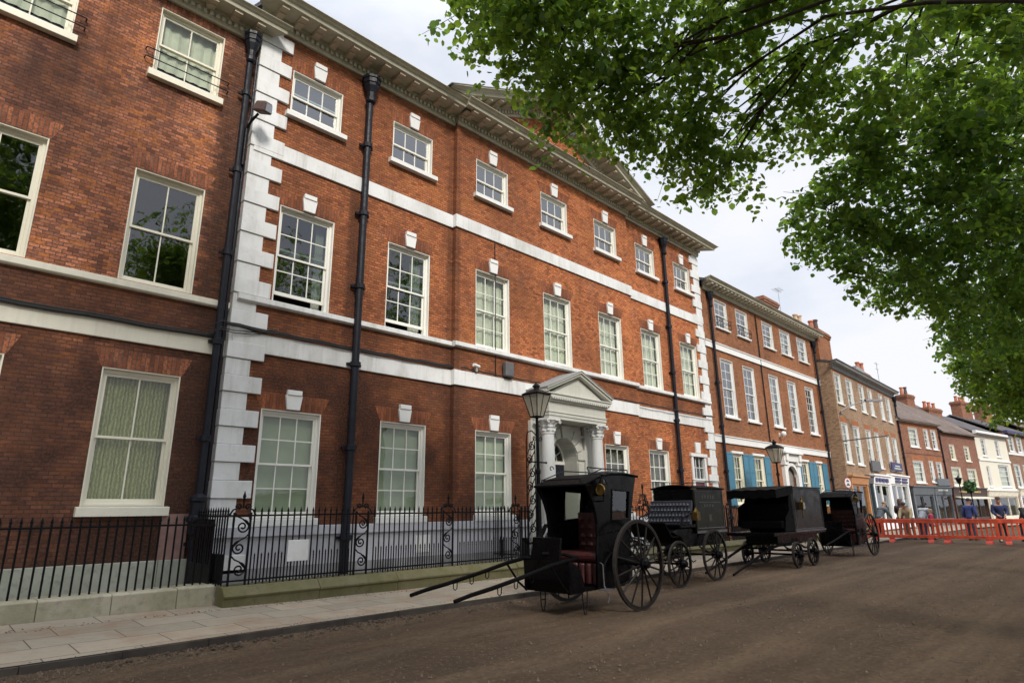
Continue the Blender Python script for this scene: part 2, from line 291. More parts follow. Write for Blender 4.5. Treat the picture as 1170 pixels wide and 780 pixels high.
# ------------------------------------------------------------------ mesh helpers
class MB:
    def __init__(s): s.v = []; s.f = []
    def add(s, vs, fs):
        o = len(s.v); s.v += [tuple(p) for p in vs]; s.f += [tuple(i+o for i in q) for q in fs]; return s
    def box(s, x0, x1, y0, y1, z0, z1):
        if x0 > x1: x0, x1 = x1, x0
        if y0 > y1: y0, y1 = y1, y0
        if z0 > z1: z0, z1 = z1, z0
        return s.add([(x0,y0,z0),(x1,y0,z0),(x1,y1,z0),(x0,y1,z0),(x0,y0,z1),(x1,y0,z1),(x1,y1,z1),(x0,y1,z1)],
                     [(0,3,2,1),(4,5,6,7),(0,1,5,4),(1,2,6,5),(2,3,7,6),(3,0,4,7)])
    def quad(s, a, b, c, d): return s.add([a, b, c, d], [(0, 1, 2, 3)])
    def prism(s, pts, axis, a, b):
        n = len(pts)
        def mk(p, t):
            return (t, p[0], p[1]) if axis == 'x' else (p[0], t, p[1]) if axis == 'y' else (p[0], p[1], t)
        return s.add([mk(p, a) for p in pts] + [mk(p, b) for p in pts],
                     [tuple(range(n))[::-1], tuple(range(n, 2*n))] + [(i, (i+1) % n, n+(i+1) % n, n+i) for i in range(n)])
    def tube(s, path, r, n=6, closed=False):
        P = [Vector(p) for p in path]; m = len(P); rr = r if hasattr(r, '__len__') else [r]*m
        rings = []; ref = None
        for i in range(m):
            t = (P[(i+1) % m]-P[i-1]) if closed else (P[min(i+1, m-1)]-P[max(i-1, 0)])
            t = t.normalized() if t.length > 1e-9 else Vector((0, 0, 1))
            if ref is None:
                ref = t.orthogonal().normalized()
            ref = (ref - t*ref.dot(t)); ref = ref.normalized() if ref.length > 1e-6 else t.orthogonal().normalized()
            bi = t.cross(ref)
            rings.append([P[i]+(ref*math.cos(2*PI*k/n)+bi*math.sin(2*PI*k/n))*rr[i] for k in range(n)])
        vs = [p for g in rings for p in g]; fs = []
        for i in range(m if closed else m-1):
            j = (i+1) % m
            fs += [(i*n+k, i*n+(k+1) % n, j*n+(k+1) % n, j*n+k) for k in range(n)]
        if not closed: fs += [tuple(range(n))[::-1], tuple((m-1)*n+k for k in range(n))]
        return s.add(vs, fs)
    def cyl(s, a, b, r0, r1=None, n=10): return s.tube([a, b], [r0, r0 if r1 is None else r1], n)
    def lathe(s, prof, c=(0, 0, 0), n=16, lob=0., k=8):
        vs = []; m = len(prof)
        for q in prof:
            r, z = q[0], q[1]; a = q[2] if len(q) > 2 else 0.
            for i in range(n):
                t = 2*PI*i/n; w = r*(1+a*math.cos(k*t)); vs.append((c[0]+w*math.cos(t), c[1]+w*math.sin(t), c[2]+z))
        fs = [(i*n+j, i*n+(j+1) % n, (i+1)*n+(j+1) % n, (i+1)*n+j) for i in range(m-1) for j in range(n)]
        fs += [tuple(range(n))[::-1], tuple((m-1)*n+j for j in range(n))]
        return s.add(vs, fs)
    def build(s, name, mat, parent=None, loc=None, rz=0., smooth=False, bevel=0.):
        me = bpy.data.meshes.new(name); me.from_pydata(s.v, [], s.f); me.validate(); me.update()
        return link(name, me, mat, parent, loc, rz, smooth, bevel)
def link(name, me, mat=None, parent=None, loc=None, rz=0., smooth=False, bevel=0.):
    if mat is not None and not me.materials: me.materials.append(M[mat] if isinstance(mat, str) else mat)
    if smooth: me.polygons.foreach_set('use_smooth', [True]*len(me.polygons))
    o = bpy.data.objects.new(name, me); COL.objects.link(o)
    if parent: o.parent = parent
    if loc is not None: o.location = loc
    if rz: o.rotation_euler[2] = rz
    if bevel:
        b = o.modifiers.new('bevel', 'BEVEL'); b.width = bevel; b.segments = 2; b.limit_method = 'ANGLE'
    return o
def tag(o, label, cat, group=None, kind=None):
    if label: o['label'] = label
    if cat: o['category'] = cat
    if group: o['group'] = group
    if kind: o['kind'] = kind
    return o
def thing(name, label, cat, loc=(0, 0, 0), rz=0., group=None):
    o = bpy.data.objects.new(name, None); o.empty_display_size = .3; COL.objects.link(o)
    o.location = loc; o.rotation_euler[2] = rz
    return tag(o, label, cat, group)
def struct(name, mb, mat): return tag(mb.build(name, mat), None, None, None, 'structure')
def copy_tree(o, parent=None):
    c = o.copy(); COL.objects.link(c)
    if parent: c.parent = parent
    for ch in list(o.children): copy_tree(ch, c)
    return c
def spiral(cx, cz, y, r, turns, a0, sgn=1, n=26):
    return [(cx+sgn*r*(1-.85*i/n)*math.cos(a0+2*PI*turns*i/n), y, cz+r*(1-.85*i/n)*math.sin(a0+2*PI*turns*i/n)) for i in range(n+1)]

# ------------------------------------------------------------------ building helpers
def wall_panel(mb, x0, x1, z0, z1, y, ops, t=.2):
    ops = [o for o in ops if o[1] > x0 and o[0] < x1]
    xs = sorted({x0, x1} | {v for o in ops for v in o[:2]}); zs = sorted({z0, z1} | {v for o in ops for v in o[2:4]})
    for j in range(len(zs)-1):
        za, zb = zs[j], zs[j+1]; run = None
        for i in range(len(xs)-1):
            xa, xb = xs[i], xs[i+1]; mx, mz = (xa+xb)/2, (za+zb)/2
            solid = not any(o[0] < mx < o[1] and o[2] < mz < o[3] for o in ops)
            if solid: run = (run[0], xb) if run else (xa, xb)
            if run and (not solid or i == len(xs)-2):
                mb.quad((run[0], y, za), (run[1], y, za), (run[1], y, zb), (run[0], y, zb)); run = None
    for (a, b, c, d) in [o[:4] for o in ops]:
        mb.quad((a, y, c), (a, y, d), (a, y+t, d), (a, y+t, c)); mb.quad((b, y, c), (b, y+t, c), (b, y+t, d), (b, y, d))
        mb.quad((a, y, c), (a, y+t, c), (b, y+t, c), (b, y, c)); mb.quad((a, y, d), (b, y, d), (b, y+t, d), (a, y+t, d))
_wc = {}
def window(parent, x0, x1, z0, z1, y=0., cols=3, ru=2, rl=2, fm='frame', back='blind', sill=None, key=None, lint=None, lift=0., gl='glass', flush=False, mid=.5, half=1.):
    w, h = round(x1-x0, 3), round(z1-z0, 3); key_ = (w, h, cols, ru, rl, lift, flush, mid)
    if key_ not in _wc:
        f = MB(); d0 = -.012 if flush else .004; d1 = .10 if flush else .15; t = .022
        f.box(0, t, d0, d1, 0, h); f.box(w-t, w, d0, d1, 0, h); f.box(t, w-t, d0+.002, d1, h-t, h); f.box(t, w-t, d1-.09, d1, 0, .03)
        b = .07; ya, yb = d1-.055, d1+.05
        f.box(t, b, ya, yb, 0, h-t); f.box(w-b, w-t, ya, yb, 0, h-t); f.box(b, w-b, ya+.002, yb, h-.08, h-t); f.box(b, w-b, ya+.004, yb, .03, .05)
        hm = .05+(h-.13)*mid
        def sash(za, zb, ys, rows, topt, bott):
            s_ = .042
            f.box(b, b+s_, ys, ys+.035, za, zb); f.box(w-b-s_, w-b, ys, ys+.035, za, zb)
            f.box(b+s_, w-b-s_, ys+.001, ys+.036, zb-topt, zb); f.box(b+s_, w-b-s_, ys+.001, ys+.036, za, za+bott)
            xa, xb = b+s_, w-b-s_
            for i in range(1, cols):
                xx = xa+(xb-xa)*i/cols; f.box(xx-.011, xx+.011, ys+.004, ys+.032, za+bott, zb-topt)
            for i in range(1, rows):
                zz = za+bott+(zb-topt-za-bott)*i/rows; f.box(xa, xb, ys+.007, ys+.029, zz-.011, zz+.011)
        sash(hm-.02, h-.08, d1-.03, ru, .05, .042); sash(.05+lift, hm+.02+lift, d1+.008, rl, .042, .075)
        g = MB(); g.box(b+.03, w-b-.03, d1-.015, d1-.011, hm, h-.11); g.box(b+.03, w-b-.03, d1+.024, d1+.028, .1+lift, hm+lift)
        fm_ = bpy.data.meshes.new('window'); fm_.from_pydata(f.v, [], f.f); fm_.update()
        gm_ = bpy.data.meshes.new('pane'); gm_.from_pydata(g.v, [], g.f); gm_.update(); _wc[key_] = (fm_, gm_)
    fm_, gm_ = _wc[key_]
    def inst(me, mat, nm, par, loc):
        k = (me.name, mat)
        if k not in _wc:
            c = me.copy(); c.materials.clear(); c.materials.append(M[mat]); _wc[k] = c
        return link(nm, _wc[k], None, par, loc)
    o = inst(fm_, fm, 'window', parent, (x0, y, z0)); inst(gm_, gl, 'pane', o, None)
    if back:
        bk = MB(); n = 18 if back in ('lace', 'voile') else 1
        za = 0.02 if half == 1. else h*(1-half)
        pts = [(.05+(w-.1)*i/n, .26+(.018*math.sin(i*1.9) if n > 1 else 0)) for i in range(n+1)]
        for i in range(n): bk.quad((pts[i][0], pts[i][1], za), (pts[i+1][0], pts[i+1][1], za), (pts[i+1][0], pts[i+1][1], h-.03), (pts[i][0], pts[i][1], h-.03))
        bk.build('curtain' if n > 1 else 'blind', back, o, smooth=n > 1)
    if sill:
        ov, hh, pr = sill; s_ = MB(); s_.prism([(-pr, -hh), (-pr, -.012), (.05, 0), (.05, -hh)], 'x', -ov, w+ov); s_.build('sill', fm if fm != 'frame' else 'bright', o, bevel=.006)
    if key:
        kh, k0, kw = key; k0 += h; s_ = MB(); c = w/2
        s_.prism([(c-kw*.38, k0), (c+kw*.38, k0), (c+kw*.5, k0+kh*.74), (c-kw*.5, k0+kh*.74)], 'y', -.055, .05)
        s_.prism([(c-kw*.43, k0+kh*.742), (c+kw*.43, k0+kh*.742), (c+kw*.43, k0+kh), (c-kw*.43, k0+kh)], 'y', -.075, .05)
        s_.build('keystone', 'bright', o, bevel=.008)
    if lint:
        s_ = MB(); s_.prism([(-.02, h+.001), (w+.02, h+.001), (w+.16, h+.33), (-.16, h+.33)], 'y', -.004, .004); s_.build('lintel', lint, o)
    return o
def cornice(parent, segs, z, H, Pj, mat, mod_mat, ends=(True, True), dent=True, mod=.46, shear=None, names=True):
    """mouldings in order: fascia, dentil band, modillion band, corona, cyma"""
    a = MB(); dn = MB(); md = []
    for (x0, x1, yf, e0, e1) in segs:
        pr = [(0, 0), (.07, 0), (.08, .13*H), (.10, .15*H), (.10, .40*H), (.16, .46*H), (.16, .62*H), (Pj*.80, .62*H), (Pj*.82, .80*H), (Pj*.87, .83*H), (Pj*.91, .91*H), (Pj, .965*H), (Pj, H), (0, H+.06)]
        if shear:
            zf = lambda x: shear[0]+shear[1]*abs(x-shear[2])
        else: zf = lambda x: 0.
        n = len(pr)
        xs = [x0, x1] if not shear else [x0+(x1-x0)*i/10 for i in range(11)]
        vs = []; zmin = z+H-.02 if shear else -1e9
        for x in xs:
            for (p, q) in pr:
                ex = 0.
                if x == x0 and e0: ex = -p*e0
                if x == x1 and e1: ex = p*e1
                vs.append((x+ex, yf-p, max(z+q+zf(x+ex), zmin+q*.03)))
        ns_ = len(xs); a.add(vs, [(j*n+i, j*n+(i+1) % n, (j+1)*n+(i+1) % n, (j+1)*n+i) for j in range(ns_-1) for i in range(n)] + [tuple(range(n))[::-1], tuple(range((ns_-1)*n, ns_*n))])
        if dent:
            k = max(1, int((x1-x0)/.125)); st = (x1-x0)/k
            for i in range(k):
                xx = x0+st*(i+.25); zz = zf(xx)
                if shear and zz < .62*H: continue
                dn.box(xx, xx+st*.55, yf-.155, yf-.098, z+.17*H+zz, z+.385*H+zz)
        if mod:
            k = max(1, int(round((x1-x0)/mod))); st = (x1-x0)/k
            for i in range(k):
                xx = x0+st*(i+.5); 
                if not shear or zf(xx) > .62*H: md.append((xx, yf, z+zf(xx)))
    o = a.build('cornice', mat, parent, bevel=.006)
    if dent: tag(dn.build('dentils', mat, o), None, None, None, 'stuff')
    if mod:
        b0 = MB(); b0.box(-.085, .085, -Pj*.72, -.158, .475*H, .617*H); b0.box(-.075, .075, -Pj*.5, -.157, .40*H, .474*H)
        me = None
        for (x, y, zz) in md:
            if me is None: me = b0.build('modillion', mod_mat, o, (x, y, zz)).data
            else: link('modillion', me, None, o, (x, y, zz))
    return o
def downpipe(parent, x, y, z0, z1, r=.055, shoe=True, hopper=True, thin=False, mat='pipe'):
    m = MB(); m.cyl((x, y, z0), (x, y, z1), r, n=12)
    zz = z0+.9
    while zz < z1-.4:
        m.lathe([(r*1.05, -.06), (r*1.4, -.05), (r*1.4, .05), (r*1.05, .06)], (x, y, zz), 12); m.box(x-r*2.1, x+r*2.1, y+r*.5, y+r*1.2, zz-.03, zz+.03); zz += 1.83
    o = m.build('downpipe', mat, parent, smooth=False)
    if hopper:
        h = MB(); h.lathe([(r*1.1, -.28), (r*1.5, -.24), (r*1.5, -.16), (r*1.15, -.13), (r*1.3, 0.), (r*2.2, .16), (r*2.3, .22), (r*2.6, .24), (r*2.6, .34), (r*2.9, .36), (r*2.9, .42), (r*2.4, .43)], (x, y-.03, z1), 8); h.build('hopper', mat, o)
    return o
def shell(parent, L, D, H, mat='brick_dull', inner=3.2, rooms=True):
    """side and back walls plus dark room linings behind the facade"""
    s = MB(); s.quad((0, 0, 0), (0, 0, H), (0, D, H), (0, D, 0)); s.quad((L, 0, 0), (L, D, 0), (L, D, H), (L, 0, H)); s.quad((0, D, 0), (0, D, H), (L, D, H), (L, D, 0))
    o = s.build('side_wall', mat, parent)
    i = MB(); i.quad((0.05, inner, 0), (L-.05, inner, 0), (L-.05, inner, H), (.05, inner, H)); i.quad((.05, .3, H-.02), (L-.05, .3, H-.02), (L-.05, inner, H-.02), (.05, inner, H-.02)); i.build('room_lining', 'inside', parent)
    return o
def floors(parent, L, zs, inner=3.2):
    i = MB()
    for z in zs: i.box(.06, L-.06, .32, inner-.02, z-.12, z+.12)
    i.build('upper_floor', 'inside', parent)
def gable_roof(parent, L, D, z, rise, mat, over=.3, y0=None, name='roof'):
    r = MB(); a = -over if y0 is None else y0
    r.prism([(a, z), (D/2, z+rise), (D+over, z), (D+over, z-.12), (D/2, z+rise-.12), (a, z-.12)], 'x', -.02, L+.02); return r.build(name, mat, parent)
def chimney(parent, x0, x1, y0, y1, z0, z1, pots, mat='brick_red'):
    c = MB(); c.box(x0, x1, y0, y1, z0, z1-.35); c.box(x0-.05, x1+.05, y0-.05, y1+.05, z1-.35, z1-.22); c.box(x0-.09, x1+.09, y0-.09, y1+.09, z1-.22, z1-.1); c.box(x0-.03, x1+.03, y0-.03, y1+.03, z1-.1, z1)
    o = c.build('chimney', mat, parent)
    for (px, pm, ph) in pots:
        p = MB(); p.lathe([(.16, 0), (.15, .1), (.12, ph*.7), (.12, ph-.12), (.16, ph-.1), (.16, ph-.03), (.13, ph)], (px, (y0+y1)/2, z1-.01), 10); p.build('chimney_pot', pm, o)
    return o

# ------------------------------------------------------------------ ground
def value_noise(X, Y, s, seed):
    g_ = np.random.default_rng(seed); T_ = g_.uniform(-1, 1, (256, 256)); x, y = X/s, Y/s; xi, yi = np.floor(x).astype(int), np.floor(y).astype(int); fx, fy = x-xi, y-yi
    fx = fx*fx*(3-2*fx); fy = fy*fy*(3-2*fy); a = lambda i, j: T_[i % 256, j % 256]
    return (a(xi, yi)*(1-fx)+a(xi+1, yi)*fx)*(1-fy)+(a(xi, yi+1)*(1-fx)+a(xi+1, yi+1)*fx)*fy
gx = np.concatenate([[-400, -100, -30, -8], np.arange(-2, 14, .05), np.arange(14, 34, .10), [36, 50, 100, 300, 900]])
gy = np.concatenate([[-400, -100, -30, -8], np.arange(-4, 2., .10), np.arange(2., 8.3, .045), [8.4, 9, 12, 20, 60, 400]])
GX, GY = np.meshgrid(gx, gy, indexing='ij')
near = np.clip((GX+2.5)/1., 0, 1)*np.clip((34-GX)/4, 0, 1)*np.clip((GY+4.5)/1., 0, 1)*np.clip((8.6-GY)/.3, 0, 1)
GZ = near*(.010*value_noise(GX*.4, GY, .8, 1)+.010*value_noise(GX, GY, .33, 2)+.008*np.abs(value_noise(GX, GY, .13, 3))+.006*value_noise(GX, GY, .07, 4)-.006)
# wheel tracks along the street
for yy_ in (2.1, 3.4, 4.9, 7.75): GZ -= near*.014*np.exp(-((GY-yy_-.25*value_noise(GX, GX*0+yy_, 5., 5))/.10)**2)
nx_, ny_ = GX.shape; idx_ = np.arange(nx_*ny_).reshape(nx_, ny_); F_ = np.stack([idx_[:-1, :-1], idx_[1:, :-1], idx_[1:, 1:], idx_[:-1, 1:]], -1).reshape(-1, 4)
gm2 = bpy.data.meshes.new('ground'); gm2.vertices.add(nx_*ny_); gm2.vertices.foreach_set('co', np.stack([GX, GY, GZ], -1).astype(np.float32).ravel())
gm2.loops.add(F_.size); gm2.loops.foreach_set('vertex_index', F_.astype(np.int32).ravel()); gm2.polygons.add(len(F_)); gm2.polygons.foreach_set('loop_start', np.arange(len(F_), dtype=np.int32)*4); gm2.polygons.foreach_set('loop_total', np.full(len(F_), 4, dtype=np.int32)); gm2.update(calc_edges=True)
tag(link('ground', gm2, 'earth', smooth=True), None, None, None, 'structure')
def zb(x): return max(.08, .2-.016*x)
p = MB(); xs = [-14, -8, -4, 0, 2, 4, 6, 8, 30, 49]
for a, b in zip(xs, xs[1:]):
    p.quad((a, 8.245, .078), (b, 8.245, .078), (b, 10.9, zb(b)), (a, 10.9, zb(a)))
p.quad((49, 8.32, .075), (110, -1.7, .075), (110, 5, .08), (49, 13.5, .08))
struct('pavement', p, 'flags')
k = MB()
for i in range(70):
    a = -14+i*.9; k.box(a+.004, a+.896, 8.20+rnd.uniform(-.008, .008), 8.243, -.05, .074+rnd.uniform(-.006, .003))
struct('kerb', k, plain('dark kerb stone', (.045, .037, .030), .9, var=.5, scale=3, bump=.3))  # shadow and wet look of the kerb face put into its dark colour
f = MB(); f.quad((-14, 10.9, .095), (36.9, 10.9, .095), (36.9, 12.3, .095), (-14, 12.3, .095))
struct('forecourt_path', f, 'flags')

# ------------------------------------------------------------------ the mansion (seven bays, pediment, portico)
HX = 4.3
man = thing('mansion', 'long red brick mansion with seven bays, white bands and quoins, pediment and white columned portico', 'mansion', (HX, 12, 0))
LW, C0, C1 = 19.3, 5.53, 13.77
bays = [1.4+2.75*i for i in range(7)]
def yb(i): return -.15 if 2 <= i <= 4 else 0.
ops = []
for i, c in enumerate(bays):
    ops += [(c-.64, c+.64, 10.2, 11.34), (c-.645, c+.645, 5.73, 7.92)]
    if i not in (3, 6): ops.append((c-.645, c+.645, 1.40, 3.50))
ops += [(bays[3]-.9, bays[3]+.9, .9, 3.7), (bays[6]-.52, bays[6]+.52, .9, 3.40)]
w = MB()
wall_panel(w, 0, C0, 0, 12.15, 0., ops); wall_panel(w, C0, C1, 0, 12.15, -.15, ops); wall_panel(w, C1, LW, 0, 12.15, 0., ops)
w.quad((C0, 0, 0), (C0, -.15, 0), (C0, -.15, 12.15), (C0, 0, 12.15)); w.quad((C1, 0, 0), (C1, 0, 12.15), (C1, -.15, 12.15), (C1, -.15, 0))
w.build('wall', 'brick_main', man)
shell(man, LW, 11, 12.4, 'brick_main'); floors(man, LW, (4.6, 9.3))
for i, c in enumerate(bays):
    y = yb(i)
    backs = ['dado', None, None, None, None, None, None]
    window(man, c-.64, c+.64, 10.2, 11.34, y, 3, 1, 1, back=None, sill=(.11, .13, .13), key=(.42, .03, .34), lint='lintel', gl='glass_sky', lift=(.10 if i == 0 else 0.))
    o = window(man, c-.645, c+.645, 5.73, 7.92, y, 3, 2, 2, gl=('glass_dark' if i < 2 else 'glass'), back=(None, None, 'voile', 'voile', 'voile', 'voile', 'voile')[i], key=(.40, .02, .34), lint='lintel', lift=(.16, .14, 0, 0, 0, 0, 0)[i])
    if i in (0, 1):
        cm_ = MB()
        for sx in ((1.0, 1.22) if i == 0 else (.86, 1.22),):
            nn = 9; a, b = sx
            for q in range(nn):
                xa, xb_ = a+(b-a)*q/nn, a+(b-a)*(q+1)/nn
                cm_.quad((xa, .3+.02*(q % 2), .05), (xb_, .3+.02*((q+1) % 2), .05), (xb_, .3+.02*((q+1) % 2), 2.1), (xa, .3+.02*(q % 2), 2.1))
        cm_.build('curtain', 'voile', o)
        ch = MB()
        for q in range(6):
            t = q*PI/3; bx, by = .42+.22*math.cos(t), 1.6+.22*math.sin(t); ch.tube([(.42, 1.6, .82), (.42+.12*math.cos(t), 1.6+.12*math.sin(t), .70), (bx, by, .80)], .008, 5); ch.lathe([(.012, 0), (.014, .05), (.004, .07)], (bx, by, .80), 6)
        ch.cyl((.42, 1.6, .7), (.42, 1.6, 2.3), .008, n=5)
        co = ch.build('chandelier', 'brass', o)
        em = bpy.data.materials.get('candle bulb')
        if not em:
            e_ = N('candle bulb'); e_.b.inputs['Emission Color'].default_value = (1, .45, .14, 1); e_.b.inputs['Emission Strength'].default_value = 5.; em = e_.m
        bl = MB()
        for q in range(6):
            t = q*PI/3; bl.lathe([(.004, 0), (.022, .02), (.018, .045), (.003, .075)], (.42+.22*math.cos(t), 1.6+.22*math.sin(t), .86), 6)
        bl.build('bulb', em, co)
    if i not in (3, 6):
        window(man, c-.645, c+.645, 1.40, 3.50, y, 3, 2, 2, back=('blind' if i < 3 else 'dado'), sill=(.06, .14, .10), key=(.40, .02, .36), lint='lintel')
def band(z0, z1, pr, nm, mat='white'):
    for bx in ((.05, C0-.001, -pr, .02, z0, z1), (C0-pr*.6, C1+pr*.6, -.15-pr, .0, z0+.001, z1+.001), (C1+.001, LW-.05, -pr, .02, z0, z1)):
        MB().box(*bx).build(nm, mat, man, bevel=.008)
band(4.58, 4.97, .05, 'string_band'); band(8.93, 9.30, .05, 'string_band')
for (a, c, y) in ((.05, C0-.001, 0.), (C0-.05, C1+.05, -.15), (C1+.001, LW-.05, 0.)):
    b = MB(); b.prism([(y-.11, 5.60), (y-.11, 5.705), (y+.02, 5.735), (y+.02, 5.57), (y-.07, 5.57)], 'x', a, c)
    b.build('sill_band', 'white', man, bevel=.006)
pm = (bays[3]-1.45, bays[3]+1.45)
for (a, c, y) in ((0, C0-.001, 0.), (C0-.03, pm[0], -.15), (pm[1], C1+.03, -.15), (C1+.001, LW, 0.)):
    b = MB(); b.box(a, c, y-.09, .01, 1.08, 1.262); b.build('sill_band', 'basement', man, bevel=.008)
plm = plain('grey painted plinth', (.26, .26, .27), .8, var=.4, scale=2)
for (a, c, y) in ((0, C0-.001, 0.), (C0-.02, pm[0], -.15), (pm[1], C1+.02, -.15), (C1+.001, LW, 0.)):
    b = MB(); d = MB(); b.box(a, c, y-.035, .01, .52, 1.08); d.box(a, c, y-.055, .01, 0, .52)
    b.build('basement_wall', 'basement', man); d.build('plinth', plm, man)
vt = MB(); vt.box(4.55, 4.95, -.05, -.03, .60, .98); vt.build('vent_cover', 'white', man, bevel=.006)
# quoins
for (xa, sg) in ((0., 1), (LW, -1)):
    q = MB(); z = .12; i = 0
    while z < 12.05:
        z1 = min(z+.33, 12.1); L = .70 if i % 2 else .45; pr = .055 if i % 2 else .028
        q.box(xa-sg*(.03 if i % 2 else .022), xa+sg*L, -pr, .32, z+.004, z1-.004); z += .33; i += 1
    q.build('quoins', 'white', man, bevel=.01)
# cornice and pediment
cornice(man, [(0, C0+.3, 0., .9, 0), (C0, C1, -.15, .19, .19), (C1-.3, LW, 0., 0, .9)], 12.1, .47, .78, 'stone', 'stone_dark')
XC = bays[3]; SL = .434; RI = (C1-C0)/2*SL
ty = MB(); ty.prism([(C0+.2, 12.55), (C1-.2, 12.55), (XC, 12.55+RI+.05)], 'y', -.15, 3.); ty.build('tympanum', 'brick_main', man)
cornice(man, [(C0-.78, XC, -.15, 0, 0), (XC, C1+.78, -.15, 0, 0)], 12.12, .47, .80, 'stone', 'stone_dark', dent=True, mod=.46, shear=((RI+.78*SL), -SL, XC))
r = MB(); zt = 12.12+.475; e = C1-XC+.86; rr_ = e*SL
r.prism([(XC-e, zt), (XC, zt+rr_), (XC+e, zt), (XC+e, zt+.02), (XC, zt+rr_+.02), (XC-e, zt+.02)], 'y', -.94, 5.2); r.build('pediment_roof', 'leaded', man)
gable_roof(man, LW, 11, 12.62, 2.4, 'slate', y0=-.6)
chimney(man, 3.0, 4.4, 5.2, 5.9, 13.5, 16.0, [(3.3, 'terracotta', .5), (4.0, 'terracotta', .5)]); 
# portico
P = XC; por = MB()
por.box(P-1.42, P-.95, -.26, -.13, .30, 3.92); por.box(P+.95, P+1.42, -.26, -.13, .30, 3.92)       # pilaster backs
arc = [(P-.62, .9), (P-.62, 2.9)]+[(P-.62*math.cos(PI*i/16), 2.9+.62*math.sin(PI*i/16)) for i in range(1, 16)]+[(P+.62, 2.9), (P+.62, .9)]
outer = [(P-.95, .9), (P-.95, 2.9)]+[(P-.95+1.9*i/16, 3.92) for i in range(1, 16)]+[(P+.95, 2.9), (P+.95, .9)]
for i in range(len(arc)-1):
    a, b_, c, d_ = arc[i], arc[i+1], outer[i+1], outer[i]
    por.quad((a[0], -.20, a[1]), (b_[0], -.20, b_[1]), (c[0], -.20, c[1]), (d_[0], -.20, d_[1]))
    por.quad((a[0], -.20, a[1]), (a[0], .42, a[1]), (b_[0], .42, b_[1]), (b_[0], -.20, b_[1]))
por.quad((P-.95, -.2, 3.92), (P-.95, -.2, 2.9), (P-.95+.119, -.2, 3.92), (P-.95, -.2, 3.92)) if False else None
for i in range(9):   # voussoirs and rusticated jambs
    t0, t1 = PI*i/9+.02, PI*(i+1)/9-.02; ro = .90 if i % 2 else 1.0
    if i == 4: ro = .98
    por.prism([(P-.63*math.cos(t0), 2.9+.63*math.sin(t0)), (P-ro*math.cos(t0), 2.9+min(ro*math.sin(t0), .98)), (P-ro*math.cos(t1), 2.9+min(ro*math.sin(t1), .98)), (P-.63*math.cos(t1), 2.9+.63*math.sin(t1))], 'y', -.25-(.04 if i == 4 else 0), -.199)
for sg in (-1, 1):
    for i in range(5):
        z = .95+i*.38; L = .33 if i % 2 else .24
        por.box(P+sg*.63, P+sg*(.63+L), -.245, -.199, z, z+.36)
por.box(P-.95, P+.95, -.23, -.199, 3.58, 3.64)
po = por.build('portico', 'portico', man, bevel=.006)
for sg in (-1, 1):
    cx, cy = P-.03+sg*1.10, -.62
    c = MB(); c.box(cx-.27, cx+.27, cy-.27, cy+.5, .1, .95)
    c.lathe([(.27, .95), (.27, 1.0), (.25, 1.03), (.23, 1.06), (.25, 1.10), (.192, 1.14), (.190, 2.2), (.174, 3.1), (.168, 3.50), (.185, 3.52), (.185, 3.56)], (cx, cy, 0), 20); c.build('column', 'column', po, smooth=False)
    k = MB(); k.lathe([(.172, 3.555, 0), (.205, 3.60, .10), (.195, 3.66, .14), (.232, 3.70, .16), (.187, 3.705, .05), (.195, 3.76, .1), (.26, 3.82, .16), (.205, 3.825, .02), (.22, 3.86, .0), (.27, 3.89, .12)], (cx, cy, 0), 48, k=8)
    k.box(cx-.255, cx+.255, cy-.255, cy+.255, 3.875, 3.925)
    for a in (-1, 1):
        for bq in (-1, 1):
            k.tube(spiral(cx+a*.24, 3.83, cy+bq*.24, .055, 1.2, 0, a, 14), .016, 5)
    k.build('capital', 'column', po)
ent = MB(); xa, xb_ = P-1.32, P+1.26
ent.box(xa, xb_, -.85, -.12, 3.925, 4.01); ent.box(xa-.015, xb_+.015, -.87, -.12, 4.012, 4.10); ent.box(xa-.03, xb_+.03, -.89, -.12, 4.102, 4.125)
ent.box(xa, xb_, -.85, -.12, 4.127, 4.40)
for z0, z1, pr in ((4.402, 4.45, .05), (4.452, 4.50, .09), (4.502, 4.585, .13), (4.587, 4.62, .16)): ent.box(xa-pr, xb_+pr, -.85-pr, -.12, z0, z1)
kk = 26
for i in range(kk): ent.box(xa+(xb_-xa)*i/kk, xa+(xb_-xa)*(i+.55)/kk, -1.0, -.93, 4.455, 4.498)
PS = .42
for sg in (-1, 1):
    ex = 1.33+.17
    for (q0, q1, pr) in ((0, .075, .12), (.077, .115, .17)):
        za = 4.622
        Q = P-.03; ent.prism([(Q+sg*ex, za+q0-.0), (Q, za+q0+ex*PS), (Q, za+q1+ex*PS), (Q+sg*ex, za+q1)], 'y', -.85-pr, -.10)
ent.prism([(xa+.0, 4.60), (xb_, 4.60), (P-.03, 4.60+1.33*PS+.08)], 'y', -.83, -.12)
ent.build('entablature', 'portico', po, bevel=.004)
rf = MB()
for sg in (-1, 1): rf.prism([(P-.03+sg*1.52, 4.739), (P-.03, 4.739+1.52*PS), (P-.03, 4.76+1.52*PS), (P-.03+sg*1.52, 4.76)], 'y', -1.035, -.09)
rf.build('portico_roof', 'leaded', po)
dr = MB(); dr.box(P-.60, P+.60, .30, .36, .92, 2.80)
for sg in (-1, 1):
    for z0, z1 in ((1.05, 1.55), (1.65, 2.2), (2.3, 2.68)): dr.box(P+sg*.08, P+sg*.5, .285, .301, z0, z1)
do = dr.build('door', 'door_black', man, bevel=.006)
kn = MB(); kn.lathe([(.02, 0), (.035, .02), (.035, .05), (.01, .07)], (0, 0, 0), 10); kn.build('door_knob', 'brass', do, loc=(P+.48, .27, 1.75))
fl = MB(); fl.box(P-.61, P+.61, .28, .37, 2.80, 2.90)
